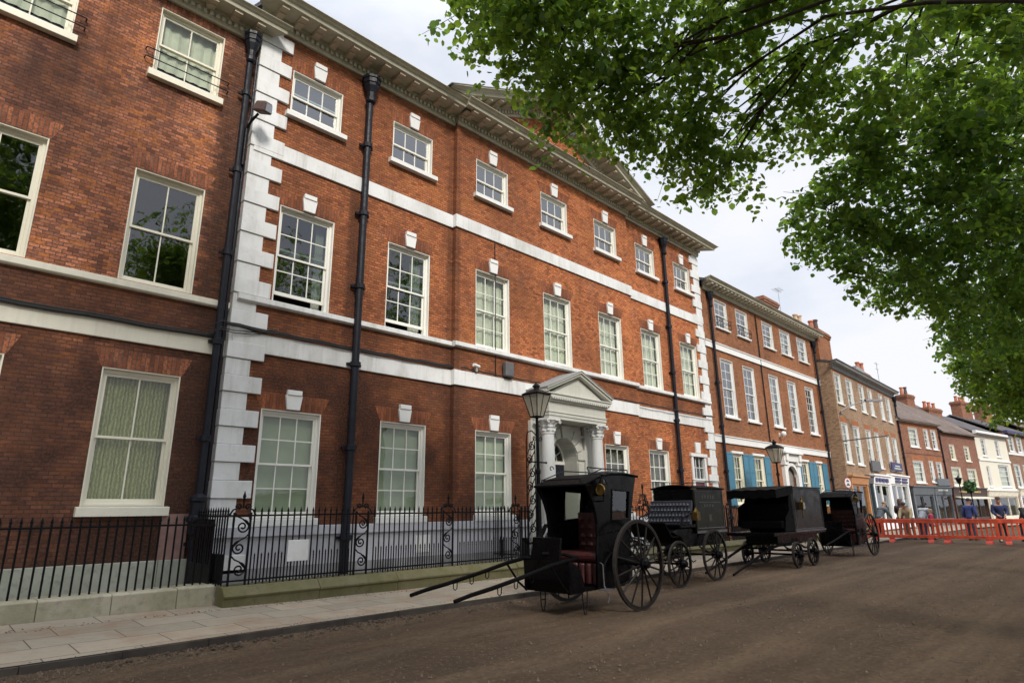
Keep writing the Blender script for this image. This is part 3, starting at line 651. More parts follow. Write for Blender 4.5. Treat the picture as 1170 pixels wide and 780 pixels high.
for i in range(1, 6):
    t = PI*i/6; fl.tube([(P, .32, 2.91), (P-.6*math.cos(t), .32, 2.91+.6*math.sin(t))], .014, 5)
fl.tube([(P-.3*math.cos(PI*i/12), .32, 2.9+.3*math.sin(PI*i/12)) for i in range(13)], .014, 5)
fl.tube([(P-.6*math.cos(PI*i/20), .32, 2.9+.6*math.sin(PI*i/20)) for i in range(21)], .03, 6)
fo = fl.build('fanlight', 'frame', man)
pn = MB(); pts = [(P-.6*math.cos(PI*i/16), 2.9+.6*math.sin(PI*i/16)) for i in range(17)]; pn.prism(pts, 'y', .335, .34); pn.build('pane', 'glass', fo)
st = MB()
for i in range(5): st.box(P-1.35, P+1.35, -.9-.28*(4-i), -.12 if i == 4 else -.88, .09 if i == 0 else .09+.162*i+.001, .09+.162*(i+1))
st.build('steps', 'plinth', man, bevel=.01)
# side door, bay seven
c = bays[6]; f = MB()
f.box(c-.56, c-.42, -.05, .12, .9, 3.40); f.box(c+.42, c+.56, -.05, .12, .9, 3.40); f.box(c-.62, c+.62, -.08, .12, 3.40, 3.52); f.box(c-.42, c+.42, -.01, .10, 2.46, 2.58)
for x in (-.14, .14): f.box(c+x-.012, c+x+.012, .03, .07, 2.58, 3.40)
f.box(c-.42, c+.42, .032, .068, 2.98, 3.004)
so = f.build('side_door_frame', 'bright', man, bevel=.005)
f = MB(); f.box(c-.42, c+.42, .055, .06, 2.58, 3.40); f.build('pane', 'glass', so)
f = MB(); f.box(c-.42, c+.42, .04, .09, .9, 2.46)
for sg in (-1, 1):
    for z0, z1 in ((1.0, 1.5), (1.6, 2.3)): f.box(c+sg*.05, c+sg*.34, .028, .041, z0, z1)
f.build('side_door', 'door_red', man, bevel=.004)
f = MB(); f.prism([(c-.16, 3.54), (c+.16, 3.54), (c+.2, 3.95), (c-.2, 3.95)], 'y', -.06, .01); f.build('keystone', 'bright', man, bevel=.008)
downpipe(man, 2.70, -.14, .10, 11.62, .085); downpipe(man, 16.37, -.12, .10, 11.6, .07)
f = MB(); f.cyl((6.95, -.19, 4.99), (6.95, -.19, 8.9), .014, n=6); f.build('downpipe', 'pipe', man)      # slim conduit
tag(MB().box(7.2, 7.52, -.34, -.2, 5.02, 5.42).build('alarm_box', 'signgrey', None, (HX, 12, 0), bevel=.03), 'dark grey oblong alarm box on the mansion wall just left of the portico', 'alarm box')
cc = thing('security_camera', 'small white security camera on top of the white band left of the alarm box', 'camera', (HX+6.2, 11.78, 5.0))
m = MB(); m.box(-.03, .03, -.05, .02, 0, .12); m.build('bracket', 'alu', cc); m = MB(); m.cyl((-.12, -.06, .16), (.1, -.02, .14), .045, n=10); m.build('camera_body', 'bright', cc)

# ------------------------------------------------------------------ left house
LX = -7.0
lh = thing('brick_house', 'dark stained brick house with large paned cream sashes left of the white quoins', 'house', (LX, 12.12, 0))
LL = 11.28; ops = []; cols = [2.95-2.55*i-LX for i in range(4)]
for i, c in enumerate(cols): ops += [(c-.62, c+.62, 9.84, 11.36), (c-.62, c+.62, 5.54, 7.74), (c-.62, c+.62, 1.64, 3.94)]
w = MB(); wall_panel(w, 0, LL, 0, 11.8, 0, ops); w.build('wall', 'brick_left', lh)
shell(lh, LL, 11, 11.9, 'brick_left'); floors(lh, LL, (4.5, 9.0))
for i, c in enumerate(cols):
    o = window(lh, c-.62, c+.62, 9.84, 11.36, 0, 2, 1, 1, fm='frame_cream', back='voile', sill=(.08, .15, .12), lint='lintel_left', half=.8)
    gd = MB()
    for z in (.22, .42): gd.tube([(-.16, .02, z), (-.16, -.09, z), (-.14, -.1, z), (1.38, -.1, z), (1.4, -.09, z), (1.4, .02, z)], .011, 6)
    gd.build('window_guard', 'iron', o)
    window(lh, c-.62, c+.62, 5.54, 7.74, 0, 2, 1, 1, gl='glass_dark', fm='frame_cream', back=None, lint='lintel_left')
    window(lh, c-.62, c+.62, 1.64, 3.94, 0, 2, 1, 1, fm='frame_cream', back='lace', sill=(.06, .16, .12), lint='lintel_left')
b = MB(); b.prism([(-.09, 5.39), (-.09, 5.50), (.02, 5.535), (.02, 5.36), (-.06, 5.36)], 'x', 0, LL-.02); b.build('sill_band', 'cream', lh, bevel=.006)
b = MB(); b.box(0, LL-.02, -.05, .02, 4.43, 4.74); b.build('string_band', 'cream', lh, bevel=.008)
b = MB(); b.box(0, LL-.01, -.09, .02, 0, .22); b.box(0, LL-.01, -.07, .02, .22, .755); b.build('plinth', 'plinth', lh, bevel=.01)
b = MB(); b.box(3.55-LX, 3.98-LX, -.035, .02, .757, 1.51); b.build('wall_patch', 'pinkstone', lh)
cornice(lh, [(0, LL+.1, 0., 0, .6)], 11.56, .44, .62, 'stone', 'stone_dark', mod=.5)
gable_roof(lh, LL, 11, 12.0, 2.6, 'slate', y0=-.5)
downpipe(lh, 4.07-LX, -.16, .1, 11.2, .065); 
f = MB(); f.tube([(4.19-LX, -.11, .1), (4.19-LX, -.11, 9.4), (4.24-LX, -.1, 9.7), (4.24-LX, -.1, 11.2)], .03, 8); f.build('waste_pipe', 'pipe', lh)
b = MB(); b.lathe([(.07, 0), (.12, .02), (.13, .2), (.17, .24), (.17, .3), (.12, .34), (.12, .55), (.15, .58), (.15, .64), (.07, .7)], (4.07-LX, -.17, 1.15), 12); b.build('rainwater_trap', 'pipe', lh)
# cables along the front
cab = MB()
for (x0, x1, z0, sag, y, rr_) in ((-6.5, 4.2, 4.76, .02, 12.03, .028), (-6.5, 4.2, 4.80, .01, 12.05, .018), (4.2, 10, 5.03, .03, 11.9, .022), (4.2, 10., 5.07, .02, 11.93, .016), (10, 13., 5.04, .02, 11.78, .02), (15.6, 23.5, 5.05, .03, 11.8, .02)):
    pts = [(x0+(x1-x0)*i/24, y, z0+.012*math.sin(i*1.7)-sag*4*(i/24)*(1-i/24)) for i in range(25)]; cab.tube(pts, rr_, 6)
for (za, zb_) in ((4.78, 5.05), (4.82, 5.12), (4.95, 5.03)): cab.tube([(3.9, 12.0, za), (4.1, 11.88, za+.12), (4.3, 11.9, za+.1), (4.7, 11.92, (za+zb_)/2), (5.2, 11.92, zb_)], .010, 5)
tag(cab.build('cable', 'cable'), 'black bundled cables running along the top of the white bands', 'cable')
fd = thing('floodlight', 'grey box floodlight on a pole against the white corner quoins', 'floodlight', (4.14, 11.9, 8.55))
m = MB(); m.cyl((0, 0, -.1), (0, -.0, .75), .03, n=8); m.tube([(0, 0, .75), (.04, -.1, .9), (.1, -.28, 1.02)], .028, 8); m.build('pole', 'iron', fd)
m = MB(); a = Vector((.14, -.36, 1.14))
vs = [(-.20, .20, -.16), (.20, .20, -.16), (.20, -.24, -.12), (-.20, -.24, -.12), (-.14, .16, .16), (.14, .16, .16), (.17, -.2, .2), (-.17, -.2, .2)]
Rm = Matrix.Rotation(R(25), 3, 'X') @ Matrix.Rotation(R(30), 3, 'Z')
m.add([a+Rm @ Vector(v)*.72 for v in vs], [(0, 3, 2, 1), (4, 5, 6, 7), (0, 1, 5, 4), (1, 2, 6, 5), (2, 3, 7, 6), (3, 0, 4, 7)]); m.build('lamp_head', 'darkpot', fd, bevel=.04)
m = MB(); vs2 = [(-.15, -.26, -.08), (.15, -.26, -.08), (.13, -.235, .14), (-.13, -.235, .14)]
m.add([a+Rm @ Vector(v)*.72 for v in vs2], [(0, 1, 2, 3)]); m.build('lens', 'glass_sky', fd)

# ------------------------------------------------------------------ house with blue shutters
BX = 23.63
bh = thing('shuttered_house', 'red brick house with turquoise ground floor shutters beside the mansion', 'house', (BX, 12, 0)); BL = 13.27
sf = [(24.85, 26.02), (26.94, 28.14), (29.8, 31.03), (31.97, 33.28), (34.27, 35.55)]; ff = [(24.88, 26.05), (27.05, 28.2), (29.88, 30.95), (32.12, 33.2), (34.52, 35.65)]
gf = [(25.08, 26.0), (27.08, 28.14), (32.5, 33.52), (34.6, 35.38)]
ops = [(a-BX, b-BX, 9.2, 10.5) for a, b in sf]+[(a-BX, b-BX, 5.25, 7.78) for a, b in ff]+[(a-BX, b-BX, 1.6, 3.70) for a, b in gf]+[(30.45-BX, 31.65-BX, .4, 3.45)]
w = MB(); wall_panel(w, 0, BL, 0, 10.8, 0, ops); w.build('wall', 'brick_blue', bh); shell(bh, BL, 9, 10.9, 'brick_blue'); floors(bh, BL, (4.3, 8.4))
for i, (a, b) in enumerate(sf):
    o = window(bh, a-BX, b-BX, 9.2, 10.5, 0, 2, 2, 2, fm='bright', back=None if i < 3 else 'voile', sill=(.08, .08, .1), flush=True, gl='glass_sky')
    if i < 2:
        gd = MB()
        for zz in (.05, .42): gd.cyl((-.05, -.12, zz), (1.25, -.12, zz), .012, n=6)
        for q in range(7): gd.tube(spiral(.07+q*.18, .24, -.12, .085, 1.3, q, 1, 14), .008, 4)
        for q in (-.05, 1.25): gd.tube([(q, .02, .42), (q, -.12, .42), (q, -.12, .05), (q, .02, .05)], .012, 5)
        gd.build('window_guard', 'iron', o)
for i, (a, b) in enumerate(ff): window(bh, a-BX, b-BX, 5.25, 7.78, 0, 2, 3, 3, fm='bright', back='voile' if i in (2, 3) else None, sill=(.08, .09, .1), flush=True, gl='glass_sky')
for i, (a, b) in enumerate(gf): window(bh, a-BX, b-BX, 1.6, 3.70, 0, 3, 2, 2, fm='frame_cream', back='lace' if i < 2 else 'oxblood', sill=(.04, .1, .1), flush=True)
for (a, b) in gf:
    t = MB(); t.box(a-BX-.06, b-BX+.06, -.06, .02, 3.705, 3.80); t.build('window_head', 'bright', bh)
for (a, b) in ((24.50, 25.05), (26.03, 26.54), (26.56, 27.05), (28.17, 28.78), (31.95, 32.47), (33.55, 34.05), (34.07, 34.57), (35.42, 36.10)):
    t = MB(); a -= BX; b -= BX; t.box(a, b, -.045, -.012, 1.55, 3.72)
    for z in (1.6, 2.3, 3.0): t.box(a+.07, b-.07, -.055, -.044, z, z+.62)
    for z in (1.56, 2.24, 2.94, 3.64): t.box(a+.002, b-.002, -.06, -.0445, z, z+.055)
    t.box(a+.001, a+.06, -.058, -.0443, 1.57, 3.70); t.box(b-.06, b-.001, -.058, -.0443, 1.57, 3.70)
    t.build('shutter', 'blue', bh)
for z0, z1 in ((8.11, 8.37), (4.09, 4.35)):
    t = MB(); t.box(0, BL-.02, -.06, .01, z0, z1); t.box(0, BL-.02, -.09, .01, z1, z1+.04); t.build('string_band', 'bright', bh)
cornice(bh, [(0.25, BL, 0., .5, .6)], 10.70, .42, .62, 'stone', 'cream', dent=False, mod=.36)
gable_roof(bh, BL, 9, 11.08, 1.9, 'slate', y0=-.3)
chimney(bh, 10.4, 12.4, 1.4, 2.2, 10.8, 13.25, [])
ae = MB(); ae.cyl((12.75, 1.4, 11.4), (12.75, 1.4, 14.2), .02, n=6); ae.cyl((12.3, 1.4, 14.15), (13.2, 1.4, 14.1), .015, n=5)
for q in range(7): ae.cyl((12.35+q*.12, 1.15, 14.15), (12.35+q*.12, 1.65, 14.15), .008, n=4)
ae.build('aerial', 'alu', bh)
downpipe(bh, 24.25-BX, -.12, .2, 10.2, .06); downpipe(bh, 36.45-BX, -.12, .2, 10.2, .06)
t = MB(); t.cyl((29.05-BX, -.05, 4.4), (29.05-BX, -.05, 10.65), .028, n=8); t.build('downpipe', 'pipe', bh)
D = 31.05-BX; d = MB()
for sg in (-1, 1):
    d.box(D+sg*.60, D+sg*.95, -.16, .05, .3, 3.42); d.box(D+sg*.56, D+sg*1.0, -.22, .05, 3.42, 3.60); d.box(D+sg*.66, D+sg*.9, -.30, -.16, 3.62, 3.95)
d.box(D-1.1, D+1.1, -.34, .05, 3.96, 4.06); d.box(D-1.0, D+1.0, -.2, .04, 3.6, 3.96)
for i in range(12):
    t0, t1 = PI*i/12, PI*(i+1)/12; d.prism([(D-.6*math.cos(t0), 2.9+.5*math.sin(t0)), (D-.75*math.cos(t0), 2.9+.66*math.sin(t0)), (D-.75*math.cos(t1), 2.9+.66*math.sin(t1)), (D-.6*math.cos(t1), 2.9+.5*math.sin(t1))], 'y', -.12, .04)
d.build('door_surround', 'bright', bh, bevel=.008)
d = MB(); d.box(D-.6, D+.6, .12, .17, .4, 3.45)
for sg in (-1, 1):
    for z0, z1 in ((.6, 1.4), (1.5, 2.6)): d.box(D+sg*.1, D+sg*.5, .105, .121, z0, z1)
d.build('door', plain('grey painted door', (.22, .21, .2), .5), bh)
fl2 = thing('floodlight', 'small white globe lamp on the wall above the door of the shuttered house', 'wall lamp', (30.3, 11.98, 4.85))
m = MB(); m.box(-.05, .05, -.02, .02, -.1, .1); m.cyl((0, 0, 0), (0, -.14, .02), .02, n=6); m.build('bracket', 'bright', fl2)
m = MB(); m.lathe([(.03, -.13), (.1, -.08), (.13, 0), (.1, .09), (.03, .13)], (0, -.2, .03), 12); m.build('lamp_shade', 'bright', fl2, smooth=True)

# ------------------------------------------------------------------ brown brick shop house
def frame_at(ox, oy, az): return R(az)
sh3 = thing('shop_house', 'tall buff brown brick house with white sashes above two shopfronts', 'house', (36.97, 11.28, 0), R(2.03)); L3 = 14.2
s3 = [(.3, 1.45), (2.5, 3.75), (5.2, 6.3), (7.3, 8.25), (10.0, 10.95), (11.8, 13.0)]
ops = [(a, b, 7.12, 8.88) for a, b in s3]+[(a, b, 3.8, 6.03) for a, b in s3]+[(.2, 3.4, .25, 2.62), (3.95, 8.6, .25, 2.75), (8.75, 13.9, .25, 2.82)]
w = MB(); wall_panel(w, 0, L3, 0, 9.3, 0, ops); w.build('wall', 'brick_brown', sh3); shell(sh3, L3, 9, 9.5, 'brick_brown'); floors(sh3, L3, (3.3, 6.6))
for a, b in s3:
    window(sh3, a, b, 7.12, 8.88, 0, 2, 2, 2, fm='bright', back='voile', sill=(.06, .09, .08), lint='lintel_pale', flush=True); window(sh3, a, b, 3.8, 6.03, 0, 2, 2, 2, fm='bright', back='voile', sill=(.06, .09, .08), lint='lintel_pale', flush=True)
cornice(sh3, [(0, L3, 0., 1, .3)], 9.05, .40, .50, 'leaded', 'stone', dent=False, mod=None)
gable_roof(sh3, L3, 9, 9.45, 1.3, 'slate', y0=-.2)
chimney(sh3, .05, 2.5, .5, 1.2, 9.0, 11.6, [(.45, 'terracotta', .55), (1.35, 'darkpot', .8)], 'brick_blue')
chimney(sh3, 2.2, 3.6, 1.9, 2.7, 9.5, 12.6, [(2.5, 'buffpot', .75), (3.3, 'buffpot', .85)], 'brick_blue')
chimney(sh3, 10.9, 12.9, .9, 1.6, 9.2, 10.7, [(11.3, 'terracotta', .8), (12.4, 'terracotta', .9)])
chimney(sh3, 14.5, 17.0, 3.3, 4.0, 8.6, 10.5, [(14.9, 'darkpot', .7), (15.8, 'darkpot', .75), (16.6, 'darkpot', .75)])
b = MB(); b.box(6.4, 8.2, .2, 1.2, 9.4, 10.25); b.build('roof_box', 'leaded', sh3)
b = MB(); b.cyl((16.9, 1.2, 9.5), (16.9, 1.2, 12.4), .025, n=6); b.cyl((16.2, 1.2, 12.2), (17.5, 1.2, 12.3), .02, n=5); b.cyl((16.4, 1.2, 11.8), (17.3, 1.2, 11.85), .02, n=5); b.build('aerial', 'alu', sh3)
downpipe(sh3, 14.1, -.1, .2, 8.7, .06)
def shopfront(par, x0, x1, ztop, zf, mat, fmat, n=2, door=None, disp=True):
    s = MB(); s.box(x0, x0+.22, -.12, .1, .1, ztop); s.box(x1-.22, x1, -.12, .1, .1, ztop); s.box(x0+.22, x1-.22, -.08, .08, .1, .55)
    for i in range(1, n): x = x0+.22+(x1-x0-.44)*i/n; s.box(x-.05, x+.05, -.06, .06, .55, ztop)
    s.box(x0+.22, x1-.22, -.06, .06, ztop-.1, ztop)
    o = s.build('shopfront', mat, par, bevel=.008)
    f_ = MB(); f_.prism([(-.14, ztop), (-.20, zf), (.02, zf), (.02, ztop)], 'x', x0-.05, x1+.05); f_.box(x0-.1, x1+.1, -.27, .02, zf+.001, zf+.09); f_.build('fascia', fmat, o, bevel=.006)
    g_ = MB(); g_.box(x0+.22, x1-.22, .0, .006, .55, ztop-.1); g_.build('pane', 'glass', o)
    if disp:
        d_ = MB(); q = random.Random(int(x0*10))
        for i in range(int((x1-x0)*3)):
            xx = q.uniform(x0+.3, x1-.5); hh = q.uniform(.15, .8); d_.box(xx, xx+q.uniform(.1, .35), .3+q.uniform(0, .4), .8, .6, .6+hh)
        d_.build('window_display', 'display', o)
    return o
o = shopfront(sh3, .15, 3.45, 2.66, 3.05, 'shop_orange', 'shop_orange', 2)
shopfront(sh3, 3.55, 4.6, 2.75, 3.15, 'shop_green', 'signgrey', 1)
o = shopfront(sh3, 4.65, 8.65, 2.78, 3.25, 'shop_white', 'shop_white', 2); m = MB(); 
for i in range(4): m.box(5.0+i*.8, 5.6+i*.8, -.215, -.17, 2.9, 3.12)
m.build('lettering', 'navy', o)
o = shopfront(sh3, 8.75, 13.95, 2.85, 3.38, 'shop_white', 'shop_white', 3); m = MB()
for i in range(2): m.box(9.9+i*1.9, 11.4+i*1.9, -.225, -.17, 2.95, 3.08); m.box(9.9+i*1.9, 11.4+i*1.9, -.235, -.17, 3.15, 3.28)
m.build('lettering', 'navy', o)
def board(par_name, label, x, y, az, w_, h_, z, mat, letters=None):
    t = thing(par_name, label, 'shop sign', (x, y, z), R(az)); m = MB(); m.box(-w_/2, w_/2, -.04, .04, 0, h_); m.build('sign_board', mat, t, bevel=.01)
    m = MB(); m.cyl((0, 0, h_), (0, 0, h_+.18), .02, n=6); m.cyl((0, -.05, h_+.18), (0, 1.1, h_+.18), .02, n=6) if False else m.box(-.03, .03, .03, .12, h_*.4, h_*.6); m.build('bracket', 'iron', t)
    if letters:
        m = MB()
        for (a, b, c, d_) in letters: m.box(a, b, -.05, -.041, c, d_)
        m.build('lettering', 'lettergreen', t)
u3 = Vector((math.cos(R(2.03)), math.sin(R(2.03)), 0)); o3 = Vector((36.97, 11.28, 0)); n3 = Vector((u3.y, -u3.x, 0))
def at3(s, out, z=0): q = o3+u3*s+n3*out; return (q.x, q.y, z)
q = at3(5.85, .14); board('hanging_sign', 'dark grey sign board with a shaped top on the brown brick house', q[0], q[1], 2.03, 2.0, .62, 3.52, 'signgrey')
q = at3(11.2, .14); board('hanging_sign', 'navy blue sign board between the upper windows and the white shopfront', q[0], q[1], 2.03, 2.9, .55, 3.72, 'navy', [(-.9, 1.0, .12, .2), (-.6, .7, .28, .36)])
sl = thing('wall_lamp', 'grey street lamp head on a long arm from the brown brick house', 'street lamp', at3(.25, .05, 6.5), R(2.03))
m = MB(); m.tube([(0, 0, -.1), (0, -.05, .1), (.5, -.5, .45), (1.1, -1.1, .68)], .035, 6); m.build('arm', 'bare', sl); m = MB(); m.prism([(-.12, -.06), (.12, -.06), (.08, .07), (-.08, .07)], 'x', 0, .95); o = m.build('lamp_head', 'bare', sl, loc=(1.05, -1.1, .70), rz=-.75)
bm_ = MB(); bm_.cyl((0, 0, 0), (0, -2.3, .1), .03, n=6); tag(bm_.build('flag_pole', 'bare', None, at3(.1, 0, 4.95)), 'thin bare horizontal pole jutting from the corner of the brown brick house', 'pole')
# ------------------------------------------------------------------ terrace beyond
T0 = Vector((50.95, 11.75, 0)); taz = -9.; tu = Vector((math.cos(R(taz)), math.sin(R(taz)), 0)); tn = Vector((tu.y, -tu.x, 0))
def tpos(s, out=0, z=0): q = T0+tu*s+tn*out; return (q.x, q.y, z)
def thouse(label, s0, L, H, mat, wins, roofmat, rise, fm='bright', back='voile', **kw):
    h = thing('terraced_house', label, 'house', tpos(s0), R(taz)); ops = [w_[:4] for w_ in wins]
    m = MB(); wall_panel(m, 0, L, 0, H, 0, ops+kw.get('extra', [])); m.build('wall', mat, h); shell(h, L, 8, H+.1, mat)
    for w_ in wins: window(h, *w_[:4], 0, w_[4] if len(w_) > 4 else 2, 2, 2, fm=fm, back=back, sill=(.06, .08, .08), lint=kw.get('lint'), flush=True)
    gable_roof(h, L, 8, H+.05, rise, roofmat, y0=-.3); return h
h4 = thouse('small orange red brick house with a paired sash above a dark blue grey shop', 0., 7.15, 7.5, 'brick_red', [(1.7, 3.2, 5.63, 7.05, 4), (4.3, 5.08, 5.63, 7.08), (5.6, 6.5, 5.6, 7.08), (1.55, 3.2, 3.06, 4.63, 4), (4.3, 5.0, 3.14, 4.7), (5.55, 6.55, 3.2, 4.65)], 'tile', 2.6, lint='lintel_pale', extra=[(.4, 6.8, .25, 2.2)])
m = MB(); m.box(0, 7.15, -.14, .02, 7.42, 7.58); m.build('gutter', 'bright', h4)
m = MB(); m.box(0, 7.1, -.04, .01, 5.14, 5.24); m.build('string_band', 'brick_dull', h4)
downpipe(h4, .12, -.08, .2, 7.3, .05, hopper=False); downpipe(h4, 7.0, -.08, .2, 7.3, .05, hopper=False)
chimney(h4, 5.6, 8.0, 3.6, 4.4, 8.6, 10.2, [(5.9, 'terracotta', .6), (6.8, 'darkpot', .65), (7.6, 'terracotta', .65)])
o = shopfront(h4, .45, 3.9, 2.22, 2.75, 'shop_grey', 'shop_grey', 2); o2 = shopfront(h4, 4.1, 7.05, 2.22, 2.75, 'shop_grey', 'shop_grey', 2)
m = MB()
for i in range(8): m.box(4.6+i*.22, 4.74+i*.22, -.20, -.15, 2.5, 2.62)
m.build('lettering', 'lettergreen', o2)
m = MB(); m.box(4.9, 7.0, -.16, -.02, 2.9, 3.42); m.build('sign_board', 'shop_grey', h4)
h5 = thouse('dull red brick house with a dark brown shopfront and striped blind', 7.18, 7.3, 7.05, 'brick_dull', [(1.55, 2.5, 4.93, 6.14), (4.5, 5.55, 4.93, 6.14), (1.1, 2.95, 2.92, 4.38, 4), (4.25, 6.2, 2.86, 4.33, 4)], 'tile', 3.3, fm='frame_cream', extra=[(.5, 6.9, .25, 2.05)])
chimney(h5, 4.2, 5.7, 3.4, 4.3, 8.4, 11.0, [(4.5, 'terracotta', .7), (5.3, 'darkpot', .8)])
chimney(h5, 6.2, 9.0, 2.6, 3.4, 7.6, 9.9, [(6.6, 'terracotta', .6), (7.5, 'terracotta', .6), (8.5, 'terracotta', .6)])
m = MB(); m.box(.05, 7.25, -.12, .02, 7.0, 7.1); m.build('gutter', 'shop_brown', h5)
o = shopfront(h5, .3, 7.15, 2.15, 2.72, 'shop_brown', 'shop_brown', 4); m = MB()
for i in range(5): m.box(1.3+i*.3, 1.5+i*.3, -.21, -.15, 2.42, 2.54); m.box(4.2+i*.3, 4.4+i*.3, -.21, -.15, 2.42, 2.54)
m.build('lettering', 'gold', o)
m = MB(); m.prism([(-.02, 2.14), (-.75, 1.98), (-.75, 1.92), (-.02, 2.08)], 'x', .5, 7.0); m.build('awning', 'signcream', h5)
h6 = thouse('cream rendered house with a white parapet between brick neighbours', 14.5, 7.6, 7.35, 'render_cream', [(1.2, 2.3, 5.5, 7.02), (4.6, 5.6, 5.55, 7.05), (1.3, 2.1, 2.95, 4.68), (4.2, 6.8, 2.95, 4.9, 4)], 'slate', 2.4, extra=[(.6, 7., .25, 2.1)])
m = MB(); m.box(-.1, 7.7, -.25, .02, 7.35, 7.62); m.box(0, 7.6, -.08, .01, 5.1, 5.25); m.box(0, 7.6, -.1, .01, 2.6, 2.8); m.build('moulding', 'bright', h6)
shopfront(h6, .3, 7.3, 2.15, 2.58, 'signcream', 'signcream', 3)
h7 = thouse('tan brick house with white sashes and a dark gutter at the far end', 22.15, 11., 7.85, 'brick_tan', [(a, a+1.5, 6.2, 7.66) for a in (.6, 2.9, 5.6, 8.2)]+[(a, a+1.6, 2.95, 5.05) for a in (.7, 3.2, 6., 8.4)], 'slate', 2.2, extra=[(.6, 10.4, .25, 2.1)])
m = MB(); m.box(-.05, 11.05, -.3, .02, 7.85, 8.1); m.build('gutter', 'navy', h7)
m = MB(); m.box(0, 11., -.06, .01, 5.9, 6.1); m.build('string_band', 'bright', h7)
chimney(h7, 1.5, 4.2, 3.4, 4.3, 9, 11.5, [(1.9, 'terracotta', .6), (2.9, 'terracotta', .6), (3.8, 'terracotta', .6)]); chimney(h7, 7.5, 10., 3.4, 4.3, 9, 11.7, [(8., 'terracotta', .7), (9.4, 'terracotta', .7)])
shopfront(h7, .4, 10.6, 2.2, 2.7, 'shop_white', 'signcream', 4)
h8 = thouse('red brick house beyond the tan brick house at the street end', 33.3, 14., 8.2, 'brick_red', [(a, a+1.3, z, z+1.7) for a in (1, 4, 7, 10) for z in (3., 6.)], 'tile', 2.6, extra=[(.6, 13., .25, 2.1)])
shopfront(h8, .4, 13.4, 2.2, 2.7, 'shop_grey', 'signcream', 5)

# ------------------------------------------------------------------ dwarf walls and railings
def dwarf(name, label, x0, x1, prof, mat, ret=None):
    m = MB(); x = x0
    step = .86 if mat == 'block_pale' else 1.6
    while x < x1-.05:
        xe = min(x+step, x1); dz = rnd.uniform(-.008, .008); m.prism([(a+rnd.uniform(-.006, .006), b+dz) for a, b in prof], 'x', x+.003, xe-.003); x = xe
    return tag(m.build(name, mat, bevel=.012), label, 'low wall')
dwarf('dwarf_wall', 'low pale stone block wall under the plain railing of the left house', -12, 4.025, [(10.64, 0), (10.64, .41), (10.68, .43), (11.05, .44), (11.05, 0)], 'block_pale')
MOSS = [(10.27, .0), (10.27, .235), (10.24, .245), (10.235, .28), (10.25, .29), (10.36, .405), (10.62, .42), (10.62, 0)]
dwarf('dwarf_wall', 'mossy green coping wall under the ornate railing left of the portico steps', 4.02, 11.3, MOSS, 'block_moss')
dwarf('dwarf_wall', 'mossy low wall under the railing right of the portico steps', 15.5, 23.6, MOSS, 'block_moss')
dwarf('dwarf_wall', 'mossy low wall in front of the house with turquoise shutters', 23.7, 36.6, MOSS, 'block_moss')
def spike(m, x, y, z, r=.016, h=.12):
    m.lathe([(r*.6, -.02), (r*.7, 0), (r*1.5, .012), (r*.8, .022), (r*1.25, .05), (r*.1, h)], (x, y, z), 6)
def railing(label, pts, zb_, zr_, zt, sp=.115, dog=None, scrolls=(), y=0.):
    t = thing('railing', label, 'railing', (0, 0, 0)); m = MB(); rails = MB()
    for (xa, ya), (xb_, yb_) in pts:
        L = math.hypot(xb_-xa, yb_-ya); n = max(1, int(L/sp))
        rails.tube([(xa, ya, zr_), (xb_, yb_, zr_)], .020, 4)
        if dog: rails.tube([(xa, ya, zb_+.05), (xb_, yb_, zb_+.05)], .018, 4)
        for i in range(n+1):
            f = (i+.5)/(n+1); x, yy = xa+(xb_-xa)*f, ya+(yb_-ya)*f
            if any(a-.03 < x < b+.03 for a, b in scrolls) and abs(ya-yb_) < .1: continue
            m.cyl((x, yy, zb_-.03), (x, yy, zt-.1), .0135, n=6); spike(m, x, yy, zt-.1)
            if dog:
                f = (i+1)/(n+1); x2, y2 = xa+(xb_-xa)*f, ya+(yb_-ya)*f
                if not any(a-.06 < x2 < b+.06 for a, b in scrolls): m.cyl((x2, y2, zb_), (x2, y2, dog), .0115, n=5); spike(m, x2, y2, dog, .012, .09)
    m.build('bars', 'iron', t); rails.build('rail', 'iron', t)
    for (a, b) in scrolls:
        s = MB(); yy = pts[0][0][1]; c = (a+b)/2; hw = (b-a)/2
        for x in (a, b): s.box(x-.014, x+.014, yy-.014, yy+.014, zb_-.03, zr_+.05)
        H = (zr_-zb_-.06)/3
        for i in range(3):
            z = zb_+.08+H*(i+.5); sg = 1 if i % 2 else -1
            s.tube(spiral(c-sg*hw*.12, z-.03, yy, hw*.80, 1.7, PI/2, sg, 30), .014, 5)
            s.tube([(c-sg*hw*.9, yy, z-H*.55), (c-sg*hw*.95, yy, z-H*.1), (c-sg*hw*.1, yy, z+H*.27), (c+sg*hw*.5, yy, z+H*.38), (c+sg*hw*.9, yy, z+H*.55)], .012, 5)
        for sg in (-1, 1):
            s.tube([(c+sg*hw*1.6, yy, zr_), (c+sg*hw*1.2, yy, zr_+.09), (c+sg*hw*.8, yy, zr_+.11)]+spiral(c+sg*hw*.55, zr_+.14, yy, .05, 1.2, 0, sg, 12), .014, 5)
        s.tube([(c-hw*.5, yy, zr_+.1), (c, yy, zr_+.16), (c+hw*.5, yy, zr_+.1)], .012, 5); s.cyl((c, yy, zr_+.12), (c, yy, zr_+.27), .014, n=6); spike(s, c, yy, zr_+.25, .024, .14)
        s.build('scroll_panel', 'iron', t)
    return t
railing('plain black iron railing with short spikes in front of the left house', [((-12, 10.84), (3.92, 10.84))], .45, 1.34, 1.47)
tx = thing('railing_post', 'dark solid gate panel where the two railings meet at the white quoins', 'gate', (3.98, 11.25, .42))
m = MB()
for q in range(9): m.box(-.01, .01, -.42+q*.1, -.36+q*.1, 0, 1.0)
